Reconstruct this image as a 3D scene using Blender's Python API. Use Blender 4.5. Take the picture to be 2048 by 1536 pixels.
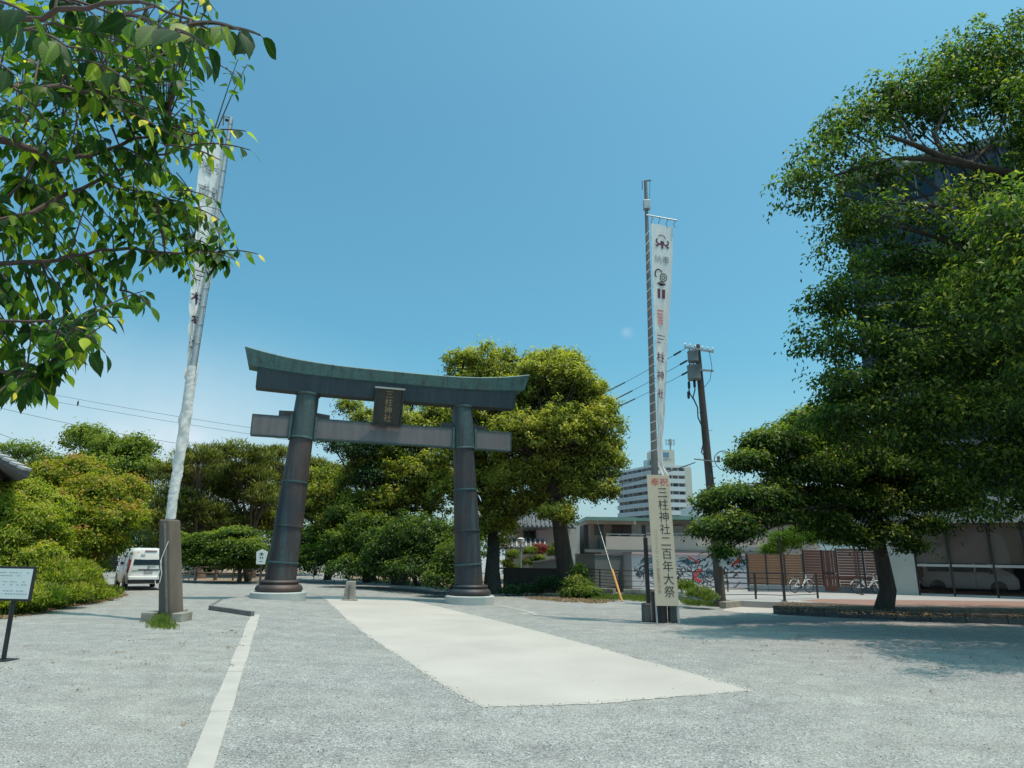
import bpy, bmesh, math, random
import numpy as np
from mathutils import Vector, Matrix
for _o in list(bpy.data.objects): bpy.data.objects.remove(_o)
S = bpy.context.scene
C = S.collection
# ------------------------------------------------------------------ camera, sky, sun, exposure
FPX, PITCH, ROLL, CAMH = 1330.0, math.radians(14.5), math.radians(0.8), 1.75
cam_d = bpy.data.cameras.new('camera'); cam = bpy.data.objects.new('camera', cam_d); C.objects.link(cam)
cam_d.sensor_width = 36.0; cam_d.lens = FPX / 2048 * 36.0; cam_d.clip_end = 3000; cam_d.clip_start = 0.05
cam.matrix_world = Matrix.Translation((0, 0, CAMH)) @ Matrix.Rotation(math.pi/2 + PITCH, 4, 'X') @ Matrix.Rotation(ROLL, 4, 'Z')
S.camera = cam
SUN_EL = math.radians(74); SUN_DIR = Vector((0.92, -0.39, 0)).normalized()      # horizontal direction towards the sun
w = bpy.data.worlds.new('World'); S.world = w; w.use_nodes = True
nt = w.node_tree; bg = nt.nodes['Background']
sky = nt.nodes.new('ShaderNodeTexSky'); sky.sky_type = 'NISHITA'; sky.sun_disc = False
sky.sun_elevation = SUN_EL; sky.sun_rotation = math.atan2(SUN_DIR.x, SUN_DIR.y)
sky.altitude = 0; sky.air_density = 1.0; sky.dust_density = 3.6; sky.ozone_density = 3.0
sky_tint = nt.nodes.new('ShaderNodeMix'); sky_tint.data_type = 'RGBA'; sky_tint.blend_type = 'MULTIPLY'; sky_tint.inputs[0].default_value = 1.0
nt.links.new(sky.outputs[0], sky_tint.inputs[6]); sky_tint.inputs[7].default_value = (0.61, 1.21, 1.13, 1)
# thin clouds: two faint wisps fixed to directions of the sky
def world_cloud():
    tc = nt.nodes.new('ShaderNodeTexCoord')
    cur = sky_tint.outputs[2]
    sp_ = nt.nodes.new('ShaderNodeSeparateXYZ'); nt.links.new(tc.outputs['Generated'], sp_.inputs[0])
    hz_ = nt.nodes.new('ShaderNodeMapRange'); nt.links.new(sp_.outputs['Z'], hz_.inputs[0]); hz_.inputs[1].default_value = 0.30; hz_.inputs[2].default_value = 0.0; hz_.inputs[3].default_value = 0.0; hz_.inputs[4].default_value = 0.55; hz_.interpolation_type = 'SMOOTHSTEP'
    hm = nt.nodes.new('ShaderNodeMix'); hm.data_type = 'RGBA'; nt.links.new(hz_.outputs[0], hm.inputs[0]); nt.links.new(cur, hm.inputs[6]); hm.inputs[7].default_value = (4.0, 5.0, 5.7, 1); cur = hm.outputs[2]
    for (d, r, amt, sc) in CLOUDS:
        dn = nt.nodes.new('ShaderNodeVectorMath'); dn.operation = 'SUBTRACT'; nt.links.new(tc.outputs['Generated'], dn.inputs[0]); dn.inputs[1].default_value = d
        sx = nt.nodes.new('ShaderNodeVectorMath'); sx.operation = 'DIVIDE'; nt.links.new(dn.outputs[0], sx.inputs[0]); sx.inputs[1].default_value = r
        ln = nt.nodes.new('ShaderNodeVectorMath'); ln.operation = 'LENGTH'; nt.links.new(sx.outputs[0], ln.inputs[0])
        nz = nt.nodes.new('ShaderNodeTexNoise'); nz.inputs['Scale'].default_value = sc; nz.inputs['Detail'].default_value = 5
        nt.links.new(tc.outputs['Generated'], nz.inputs['Vector'])
        a = nt.nodes.new('ShaderNodeMath'); a.operation = 'MULTIPLY_ADD'; nt.links.new(nz.outputs[0], a.inputs[0]); a.inputs[1].default_value = 2.2; a.inputs[2].default_value = -0.6
        b = nt.nodes.new('ShaderNodeMapRange'); nt.links.new(ln.outputs['Value'], b.inputs[0]); b.inputs[1].default_value = 1.0; b.inputs[2].default_value = 0.0; b.interpolation_type = 'SMOOTHSTEP'
        m = nt.nodes.new('ShaderNodeMath'); m.operation = 'MULTIPLY'; m.use_clamp = True; nt.links.new(a.outputs[0], m.inputs[0]); nt.links.new(b.outputs[0], m.inputs[1])
        m2 = nt.nodes.new('ShaderNodeMath'); m2.operation = 'MULTIPLY'; nt.links.new(m.outputs[0], m2.inputs[0]); m2.inputs[1].default_value = amt
        mx = nt.nodes.new('ShaderNodeMix'); mx.data_type = 'RGBA'; nt.links.new(m2.outputs[0], mx.inputs[0]); nt.links.new(cur, mx.inputs[6]); mx.inputs[7].default_value = (4.9, 5.5, 6.0, 1)
        cur = mx.outputs[2]
    return cur
bg.inputs['Strength'].default_value = 0.145
sun_d = bpy.data.lights.new('sun', 'SUN'); sun = bpy.data.objects.new('sun', sun_d); C.objects.link(sun)
sun_d.energy = 3.15; sun_d.angle = math.radians(0.5); sun_d.color = (1.0, 0.85, 0.74)
_sv = Vector((SUN_DIR.x*math.cos(SUN_EL), SUN_DIR.y*math.cos(SUN_EL), math.sin(SUN_EL)))
sun.rotation_euler = _sv.to_track_quat('Z', 'Y').to_euler(); sun.location = (20, -10, 60)
S.view_settings.view_transform = 'Standard'; S.view_settings.look = 'None'; S.view_settings.exposure = 0.12; S.view_settings.gamma = 1.0
S.view_settings.use_curve_mapping = False
S.render.engine = 'CYCLES'; S.cycles.max_bounces = 8; S.cycles.transparent_max_bounces = 12; S.cycles.use_denoising = True

# ------------------------------------------------------------------ surveying helpers: a photo point -> a place in the world
def terr(x):
    t = min(1.0, max(0.0, (x+8)/7.0)); return -0.18*t*t*(3-2*t)
def ray(x, y):
    u = (x-1024)/FPX; v = (768-y)/FPX; c, s = math.cos(ROLL), math.sin(ROLL)
    r = u*c - v*s; q = u*s + v*c
    return Vector((r, math.cos(PITCH)-q*math.sin(PITCH), math.sin(PITCH)+q*math.cos(PITCH)))
def gp(x, y, dz=0.0):
    d = ray(x, y); z = 0
    for _ in range(25):
        t = (z+dz-CAMH)/d.z; z = terr(d.x*t)
    return Vector((d.x*t, d.y*t, z+dz))
def at(x, y, Y):
    d = ray(x, y); t = Y/d.y; return Vector((d.x*t, Y, CAMH+d.z*t))
def mpp(x, y, Y):                                  # metres per photo pixel there
    return Y/ray(x, y).y/FPX
CLOUDS = [(tuple(ray(1255, 666).normalized()), (0.014, 0.014, 0.012), 0.42, 40.0),
          (tuple(ray(330, 872).normalized()), (0.10, 0.10, 0.024), 0.9, 18.0),
          (tuple(ray(120, 905).normalized()), (0.65, 0.65, 0.24), 0.95, 2.2)]
nt.links.new(world_cloud(), bg.inputs['Color'])

# ------------------------------------------------------------------ materials
def new_mat(name):
    m = bpy.data.materials.new(name); m.use_nodes = True
    return m, m.node_tree.nodes, m.node_tree.links, m.node_tree.nodes['Principled BSDF']
def _noise(n, l, scale, detail=4, coord='Object', stretch=None, rough=0.5):
    tc = n.new('ShaderNodeTexCoord'); src = tc.outputs[coord]
    if stretch:
        mp = n.new('ShaderNodeMapping'); mp.inputs['Scale'].default_value = stretch; l.new(src, mp.inputs[0]); src = mp.outputs[0]
    t = n.new('ShaderNodeTexNoise'); t.inputs['Scale'].default_value = scale; t.inputs['Detail'].default_value = detail; t.inputs['Roughness'].default_value = rough
    l.new(src, t.inputs['Vector']); return t.outputs[0]
def _ramp(n, l, fac, stops):
    r = n.new('ShaderNodeValToRGB'); e = r.color_ramp.elements
    while len(e) < len(stops): e.new(0.5)
    for el, (p, c) in zip(e, stops): el.position = p; el.color = (*c, 1) if len(c) == 3 else c
    l.new(fac, r.inputs[0]); return r.outputs[0]
def _mix(n, l, fac, a, b, mode='MIX'):
    m = n.new('ShaderNodeMix'); m.data_type = 'RGBA'; m.blend_type = mode
    for s, v in ((0, fac), (6, a), (7, b)):
        if isinstance(v, (int, float)): m.inputs[s].default_value = v
        elif isinstance(v, tuple): m.inputs[s].default_value = (*v, 1) if len(v) == 3 else v
        else: l.new(v, m.inputs[s])
    return m.outputs[2]
def _bump(n, l, h, strength, dist=0.02, prev=None):
    b = n.new('ShaderNodeBump'); b.inputs['Strength'].default_value = strength; b.inputs['Distance'].default_value = dist
    l.new(h, b.inputs['Height'])
    if prev is not None: l.new(prev, b.inputs['Normal'])
    return b.outputs[0]
def simple(name, col, rough=0.6, var=0.15, scale=3.0, bump=0.15, metal=0.0, fine=60.0, spec=0.5, stretch=None, bdist=0.004):
    m, n, l, p = new_mat(name)
    a = _noise(n, l, scale, 6, stretch=stretch); b = _noise(n, l, fine, 3, stretch=stretch)
    dark = tuple(c*(1-var) for c in col); lite = tuple(min(1, c*(1+var)) for c in col)
    c1 = _ramp(n, l, a, [(0.3, dark), (0.7, lite)])
    c2 = _mix(n, l, 0.35, c1, _ramp(n, l, b, [(0.3, tuple(c*(1-var) for c in dark)), (0.7, lite)]))
    l.new(c2, p.inputs['Base Color']); p.inputs['Roughness'].default_value = rough; p.inputs['Metallic'].default_value = metal
    p.inputs['Specular IOR Level'].default_value = spec
    if bump: l.new(_bump(n, l, b, bump, bdist), p.inputs['Normal'])
    return m
def gravel_mat(name, base, patch, speck=(0.5, 0.52, 0.53), dark=(0.14, 0.15, 0.16), sc=55.0):
    m, n, l, p = new_mat(name)
    tc = n.new('ShaderNodeTexCoord')
    v = n.new('ShaderNodeTexVoronoi'); v.inputs['Scale'].default_value = sc; l.new(tc.outputs['Object'], v.inputs['Vector'])
    sep = n.new('ShaderNodeSeparateColor'); l.new(v.outputs['Color'], sep.inputs[0])
    chips = _ramp(n, l, sep.outputs[0], [(0.0, dark), (0.18, tuple(c*0.75 for c in base)), (0.5, base), (0.82, tuple(c*1.25 for c in base)), (1.0, speck)])
    big = _noise(n, l, 0.28, 6, rough=0.6); mid = _noise(n, l, 2.3, 5)
    c = _mix(n, l, _ramp(n, l, big, [(0.42, (0, 0, 0)), (0.66, (0.75, 0.75, 0.75))]), chips, _mix(n, l, 0.6, chips, patch))
    c = _mix(n, l, 1.0, c, _ramp(n, l, mid, [(0.3, (0.84, 0.84, 0.84)), (0.7, (1.10, 1.10, 1.10))]), 'MULTIPLY')
    st = _noise(n, l, 0.7, 4, stretch=(0.25, 1.6, 1.0))
    c = _mix(n, l, 1.0, c, _ramp(n, l, st, [(0.35, (0.93, 0.93, 0.94)), (0.65, (1.05, 1.05, 1.05))]), 'MULTIPLY')
    l.new(c, p.inputs['Base Color']); p.inputs['Roughness'].default_value = 0.9; p.inputs['Specular IOR Level'].default_value = 0.25
    b1 = _bump(n, l, v.outputs['Distance'], 0.55, 0.012); l.new(b1, p.inputs['Normal'])
    return m
def leaf_mat(name, stops, trans=0.35, rough=0.5, gloss=0.28):
    m, n, l, p = new_mat(name)
    a = n.new('ShaderNodeAttribute'); a.attribute_name = 'tint'
    col = _ramp(n, l, a.outputs['Fac'], stops)
    l.new(col, p.inputs['Base Color']); p.inputs['Roughness'].default_value = rough; p.inputs['Specular IOR Level'].default_value = gloss
    tr = n.new('ShaderNodeBsdfTranslucent')
    tcx = _mix(n, l, 1.0, col, (1.65, 1.9, 0.5), 'MULTIPLY'); l.new(tcx, tr.inputs['Color'])
    ms = n.new('ShaderNodeMixShader'); ms.inputs[0].default_value = trans
    l.new(p.outputs[0], ms.inputs[1]); l.new(tr.outputs[0], ms.inputs[2]); l.new(ms.outputs[0], n['Material Output'].inputs['Surface'])
    return m
def glass_mat(name, tint=(0.25, 0.3, 0.33), trans=0.6, rough=0.03):
    m, n, l, p = new_mat(name)
    p.inputs['Base Color'].default_value = (0.01, 0.012, 0.014, 1); p.inputs['Roughness'].default_value = rough; p.inputs['Specular IOR Level'].default_value = 0.9
    t = n.new('ShaderNodeBsdfTransparent'); t.inputs[0].default_value = (*tint, 1)
    ms = n.new('ShaderNodeMixShader'); ms.inputs[0].default_value = trans
    l.new(p.outputs[0], ms.inputs[1]); l.new(t.outputs[0], ms.inputs[2]); l.new(ms.outputs[0], n['Material Output'].inputs['Surface'])
    return m
M = {}
M['ground'] = gravel_mat('ground', (0.305, 0.290, 0.272), (0.365, 0.34, 0.305))
M['road'] = gravel_mat('road', (0.308, 0.292, 0.272), (0.365, 0.335, 0.295), sc=70.0)
M['dirt'] = simple('dirt', (0.30, 0.22, 0.15), 0.95, 0.35, 1.5, 0.5, fine=30, bdist=0.02)
M['concrete'] = simple('concrete_path', (0.49, 0.435, 0.395), 0.85, 0.12, 0.55, 0.25, fine=90, spec=0.25)
M['kerb'] = simple('kerb_concrete', (0.47, 0.425, 0.39), 0.85, 0.13, 2.2, 0.3, fine=90, spec=0.25)
M['kerbdark'] = simple('kerb_dark_stone', (0.17, 0.16, 0.15), 0.85, 0.3, 3, 0.3, fine=60)
M['granite'] = simple('granite', (0.45, 0.43, 0.40), 0.75, 0.14, 2.5, 0.25, fine=120)
M['weathered'] = simple('weathered_stone', (0.14, 0.108, 0.085), 0.9, 0.32, 1.1, 0.5, fine=40, stretch=(3, 3, 0.6), bdist=0.01)
M['oldstone'] = simple('old_stone', (0.30, 0.27, 0.23), 0.9, 0.35, 3.0, 0.5, fine=50, bdist=0.01)
M['darkstone'] = simple('dark_stone', (0.10, 0.10, 0.10), 0.85, 0.3, 3.0, 0.4, fine=40, bdist=0.01)
M['pavement'] = simple('pavement', (0.38, 0.355, 0.34), 0.85, 0.1, 1.5, 0.2, fine=60)
M['redpave'] = simple('red_pavement', (0.30, 0.17, 0.13), 0.85, 0.2, 2.0, 0.2, fine=30)
def bronze(name, teal=0.5):
    m, n, l, p = new_mat(name)
    s1 = _noise(n, l, 1.6, 6, stretch=(3.0, 3.0, 0.22), rough=0.65); s2 = _noise(n, l, 0.7, 4, stretch=(1, 1, 0.6)); s3 = _noise(n, l, 26, 4, stretch=(1, 1, 0.25))
    brown = _ramp(n, l, s2, [(0.35, (0.028, 0.032, 0.042)), (0.52, (0.060, 0.042, 0.040)), (0.70, (0.115, 0.070, 0.058))])
    pat = _ramp(n, l, s1, [(teal-0.06, (0, 0, 0)), (teal+0.10, (0.7, 0.7, 0.7)), (teal+0.25, (1, 1, 1))])
    tealc = _ramp(n, l, s3, [(0.3, (0.035, 0.07, 0.078)), (0.7, (0.075, 0.135, 0.135))]) if teal > 0.25 and name != 'bronze_kasagi' else _ramp(n, l, s3, [(0.3, (0.05, 0.125, 0.12)), (0.7, (0.11, 0.21, 0.20))])
    c = _mix(n, l, pat, brown, tealc)
    l.new(c, p.inputs['Base Color']); p.inputs['Metallic'].default_value = 0.15
    l.new(_ramp(n, l, s3, [(0.2, (0.46,)*3), (0.8, (0.68,)*3)]), p.inputs['Roughness'])
    l.new(_bump(n, l, s3, 0.25, 0.01), p.inputs['Normal'])
    return m
M['bronze'] = bronze('bronze_brown', 0.56)
M['bronzelow'] = bronze('bronze_lower', 0.60)
M['patina'] = bronze('bronze_patina', 0.40)
M['seam'] = simple('patina_seam', (0.040, 0.085, 0.088), 0.6, 0.5, 4, 0.2)
M['kasagi'] = bronze('bronze_kasagi', 0.32)
M['nuki'] = simple('tie_beam_bronze', (0.155, 0.135, 0.135), 0.5, 0.22, 1.5, 0.2, fine=20, stretch=(3, 3, 0.3), metal=0.2)
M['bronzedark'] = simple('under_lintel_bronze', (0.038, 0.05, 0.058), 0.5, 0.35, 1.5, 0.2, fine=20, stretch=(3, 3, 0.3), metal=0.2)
M['plaque'] = simple('plaque_bronze', (0.035, 0.035, 0.03), 0.5, 0.3, 3, 0.2, metal=0.2)
M['gold'] = simple('gilt', (0.34, 0.23, 0.12), 0.45, 0.2, 3, 0.1, metal=0.6)
M['galv'] = simple('galvanised_steel', (0.42, 0.43, 0.43), 0.45, 0.2, 2, 0.1, metal=0.4)
M['polegrey'] = simple('grey_pole', (0.19, 0.18, 0.17), 0.6, 0.25, 1.5, 0.2, metal=0.2)
M['woodpole'] = simple('dark_pole', (0.085, 0.065, 0.055), 0.7, 0.3, 1.5, 0.3, stretch=(4, 4, 0.4))
M['black'] = simple('black_paint', (0.018, 0.018, 0.02), 0.5, 0.2, 3, 0.1)
M['blackrail'] = simple('railing_paint', (0.035, 0.032, 0.034), 0.5, 0.2, 3, 0.1)
M['rubber'] = simple('rubber', (0.02, 0.02, 0.02), 0.85, 0.2, 3, 0.1)
M['white'] = simple('white_paint', (0.78, 0.78, 0.76), 0.45, 0.04, 2, 0.05)
M['cloth'] = simple('white_cloth', (0.90, 0.86, 0.83), 0.85, 0.05, 1.5, 0.3, fine=25, bdist=0.01)
_n = M['cloth'].node_tree.nodes; _l = M['cloth'].node_tree.links; _t = _n.new('ShaderNodeBsdfTranslucent'); _t.inputs[0].default_value = (0.85, 0.84, 0.82, 1)
_m = _n.new('ShaderNodeMixShader'); _m.inputs[0].default_value = 0.42; _l.new(_n['Principled BSDF'].outputs[0], _m.inputs[1]); _l.new(_t.outputs[0], _m.inputs[2]); _l.new(_m.outputs[0], _n['Material Output'].inputs['Surface'])
M['board'] = simple('cream_board', (0.66, 0.52, 0.38), 0.6, 0.05, 1.2, 0.08, fine=30)
M['ink'] = simple('black_ink', (0.02, 0.018, 0.018), 0.6, 0.1, 3, 0)
M['redink'] = simple('red_ink', (0.62, 0.05, 0.04), 0.6, 0.1, 3, 0)
M['brownink'] = simple('brown_ink', (0.36, 0.24, 0.13), 0.6, 0.1, 3, 0)
M['maroon'] = simple('maroon_ink', (0.13, 0.035, 0.065), 0.7, 0.15, 3, 0)
M['pinkink'] = simple('pink_ink', (0.62, 0.25, 0.26), 0.7, 0.15, 3, 0)
M['greyink'] = simple('grey_ink', (0.32, 0.33, 0.35), 0.7, 0.1, 3, 0)
M['yellow'] = simple('orange_yellow_plastic', (0.72, 0.33, 0.08), 0.5, 0.15, 4, 0.1)
M['bark'] = simple('bark', (0.06, 0.045, 0.036), 0.9, 0.4, 1.6, 0.9, fine=18, stretch=(3, 3, 0.7), bdist=0.03)
M['barkpale'] = simple('bark_pale', (0.20, 0.165, 0.125), 0.9, 0.45, 1.6, 0.9, fine=14, stretch=(3, 3, 0.7), bdist=0.03)
M['barkpine'] = simple('bark_pine', (0.13, 0.085, 0.06), 0.9, 0.4, 1.6, 0.9, fine=14, stretch=(2, 2, 0.9), bdist=0.03)
M['barkcherry'] = simple('bark_cherry', (0.10, 0.06, 0.05), 0.8, 0.35, 6, 0.5, fine=40)
M['carpaint'] = simple('van_white_paint', (0.86, 0.84, 0.83), 0.22, 0.03, 1, 0.0, spec=0.6)
M['glassdark'] = simple('dark_glass', (0.008, 0.022, 0.035), 0.10, 0.3, 1.0, 0.0, spec=0.35)
M['lamp_red'] = simple('tail_lamp_red', (0.28, 0.015, 0.02), 0.2, 0.2, 3, 0)
M['glass'] = glass_mat('shop_glass', (0.9, 0.9, 0.9), 0.82)
M['beige'] = simple('beige_render', (0.46, 0.37, 0.32), 0.85, 0.10, 0.8, 0.15, fine=30)
M['beigelite'] = simple('pale_beige_render', (0.60, 0.50, 0.44), 0.85, 0.08, 0.8, 0.15, fine=30)
M['greywall'] = simple('grey_wall', (0.17, 0.18, 0.18), 0.85, 0.12, 0.8, 0.15, fine=30)
M['copper'] = simple('green_copper_roof', (0.20, 0.34, 0.29), 0.6, 0.15, 1.0, 0.1)
M['blind'] = simple('window_blind', (0.33, 0.275, 0.215), 0.9, 0.06, 0.6, 0.05)
M['blind2'] = simple('window_blind_rosy', (0.30, 0.215, 0.18), 0.9, 0.06, 0.6, 0.05)
M['winbrown'] = simple('shutter_brown', (0.085, 0.055, 0.05), 0.4, 0.3, 1.0, 0.05)
M['aptwhite'] = simple('apartment_white', (0.52, 0.53, 0.53), 0.85, 0.06, 0.15, 0.0)
M['aptgrey'] = simple('apartment_grey', (0.37, 0.39, 0.41), 0.85, 0.08, 0.15, 0.0)
M['aptbeige'] = simple('apartment_beige', (0.56, 0.51, 0.43), 0.85, 0.08, 0.15, 0.0)
M['slat'] = simple('red_brown_slat', (0.15, 0.058, 0.045), 0.7, 0.25, 2.5, 0.2, fine=40, stretch=(0.4, 0.4, 4))
M['slatold'] = simple('faded_brown_slat', (0.20, 0.10, 0.055), 0.8, 0.4, 2.0, 0.2, fine=30, stretch=(0.5, 0.5, 4))
M['soil'] = simple('dark_soil', (0.085, 0.062, 0.045), 0.95, 0.35, 2.0, 0.5, fine=30, bdist=0.02)
M['bluestone'] = simple('blue_grey_stone', (0.16, 0.20, 0.23), 0.8, 0.2, 2.0, 0.2)
M['towerblue'] = simple('tower_blue_cladding', (0.04, 0.05, 0.075), 0.35, 0.15, 0.3, 0.0, spec=0.6)
M['concretewall'] = simple('concrete_wall', (0.40, 0.41, 0.39), 0.85, 0.12, 1.0, 0.15, fine=30)
M['muralwhite'] = simple('mural_white', (0.55, 0.55, 0.60), 0.8, 0.08, 1.5, 0.05)
M['muralblue'] = simple('mural_blue', (0.13, 0.24, 0.33), 0.8, 0.2, 1.5, 0.0)
M['pinkcap'] = simple('pink_cap', (0.50, 0.36, 0.39), 0.7, 0.1, 1.5, 0.05)
M['redsign'] = simple('red_sign', (0.60, 0.04, 0.05), 0.5, 0.05, 1.5, 0.0)
M['tile'] = simple('roof_tile_grey', (0.11, 0.11, 0.12), 0.65, 0.25, 2.0, 0.2)
M['tilepale'] = simple('roof_tile_pale', (0.42, 0.40, 0.39), 0.7, 0.2, 2.0, 0.2)
M['darkwood'] = simple('dark_wood', (0.05, 0.038, 0.03), 0.8, 0.3, 2.0, 0.2)
M['plaster'] = simple('plaster', (0.55, 0.55, 0.53), 0.85, 0.1, 1.0, 0.1)
M['greenbin'] = simple('green_plastic', (0.05, 0.20, 0.12), 0.5, 0.1, 1.0, 0.0)
M['metalbox'] = simple('grey_metal_box', (0.36, 0.42, 0.43), 0.5, 0.12, 2.0, 0.05, metal=0.2)
M['interior'] = simple('interior_floor', (0.30, 0.29, 0.27), 0.7, 0.1, 1.0, 0.0)
LEAF = {  # dark ends lowered, bright ends raised: foliage shade contrast put into leaf colour
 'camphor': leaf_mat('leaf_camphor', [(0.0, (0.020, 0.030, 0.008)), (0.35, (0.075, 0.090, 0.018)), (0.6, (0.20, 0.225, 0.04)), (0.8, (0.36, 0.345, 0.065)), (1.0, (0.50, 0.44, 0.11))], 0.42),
 'green': leaf_mat('leaf_green', [(0.0, (0.012, 0.028, 0.008)), (0.4, (0.045, 0.088, 0.018)), (0.7, (0.13, 0.185, 0.03)), (1.0, (0.26, 0.29, 0.05))], 0.36),
 'dark': leaf_mat('leaf_dark', [(0.0, (0.014, 0.035, 0.016)), (0.6, (0.028, 0.066, 0.026)), (1.0, (0.06, 0.11, 0.03))], 0.25),
 'zelkova': leaf_mat('leaf_zelkova', [(0.0, (0.010, 0.024, 0.008)), (0.35, (0.034, 0.068, 0.016)), (0.6, (0.085, 0.145, 0.028)), (0.8, (0.20, 0.27, 0.05)), (1.0, (0.36, 0.33, 0.07))], 0.42),
 'maple': leaf_mat('leaf_maple', [(0.0, (0.022, 0.045, 0.008)), (0.4, (0.11, 0.16, 0.018)), (0.7, (0.32, 0.33, 0.03)), (0.9, (0.42, 0.30, 0.06)), (1.0, (0.44, 0.20, 0.09))], 0.45),
 'bright': leaf_mat('leaf_bright', [(0.0, (0.026, 0.055, 0.008)), (0.4, (0.15, 0.20, 0.02)), (0.8, (0.42, 0.43, 0.05)), (1.0, (0.48, 0.34, 0.14))], 0.45),
 'pine': leaf_mat('needle_pine', [(0.0, (0.018, 0.028, 0.008)), (0.4, (0.075, 0.09, 0.018)), (0.75, (0.22, 0.215, 0.04)), (1.0, (0.38, 0.34, 0.07))], 0.28),
 'cherry': leaf_mat('leaf_cherry', [(0.0, (0.008, 0.022, 0.008)), (0.5, (0.022, 0.055, 0.012)), (0.72, (0.09, 0.15, 0.018)), (0.88, (0.26, 0.30, 0.03)), (1.0, (0.50, 0.38, 0.07))], 0.42, 0.5, 0.2),
 'grass': leaf_mat('grass_blade', [(0.0, (0.06, 0.10, 0.02)), (0.6, (0.15, 0.22, 0.035)), (0.85, (0.26, 0.24, 0.08)), (1.0, (0.36, 0.22, 0.14))], 0.35),
 'dry': leaf_mat('dry_litter', [(0.0, (0.14, 0.09, 0.05)), (0.6, (0.28, 0.17, 0.10)), (1.0, (0.38, 0.27, 0.18))], 0.15),
 'red': leaf_mat('leaf_red', [(0.0, (0.10, 0.02, 0.02)), (1.0, (0.28, 0.05, 0.05))], 0.3),
 'gold': leaf_mat('leaf_gold', [(0.0, (0.16, 0.10, 0.03)), (1.0, (0.38, 0.25, 0.07))], 0.3),
}

def add_veins(m):
    n = m.node_tree.nodes; l = m.node_tree.links; p = n['Principled BSDF']; col = p.inputs['Base Color'].links[0].from_socket
    uv = n.new('ShaderNodeUVMap'); uv.uv_map = 'veins'; sp = n.new('ShaderNodeSeparateXYZ'); l.new(uv.outputs[0], sp.inputs[0])
    ab = n.new('ShaderNodeMath'); ab.operation = 'ABSOLUTE'; l.new(sp.outputs[0], ab.inputs[0])
    ma = n.new('ShaderNodeMath'); ma.operation = 'MULTIPLY_ADD'; l.new(sp.outputs[1], ma.inputs[0]); ma.inputs[1].default_value = 62.0
    mb_ = n.new('ShaderNodeMath'); mb_.operation = 'MULTIPLY'; l.new(ab.outputs[0], mb_.inputs[0]); mb_.inputs[1].default_value = -16.0; l.new(mb_.outputs[0], ma.inputs[2])
    sn = n.new('ShaderNodeMath'); sn.operation = 'SINE'; l.new(ma.outputs[0], sn.inputs[0])
    v1 = _ramp(n, l, sn.outputs[0], [(0.0, (1, 1, 1)), (0.80, (1, 1, 1)), (1.0, (1.45, 1.45, 1.3))])
    v2 = _ramp(n, l, ab.outputs[0], [(0.0, (1.7, 1.7, 1.4)), (0.05, (1.5, 1.5, 1.3)), (0.10, (1, 1, 1))])
    c = _mix(n, l, 1.0, _mix(n, l, 1.0, col, v1, 'MULTIPLY'), v2, 'MULTIPLY')
    for k in list(col.links):
        if k.to_node != c.node and k.to_socket != p.inputs['Base Color'] and k.to_node.type == 'MIX' and k.to_node.blend_type == 'MULTIPLY' and k.to_node.inputs[7].links == (): l.new(c, k.to_socket)
    l.new(c, p.inputs['Base Color'])
add_veins(LEAF['cherry'])
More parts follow.
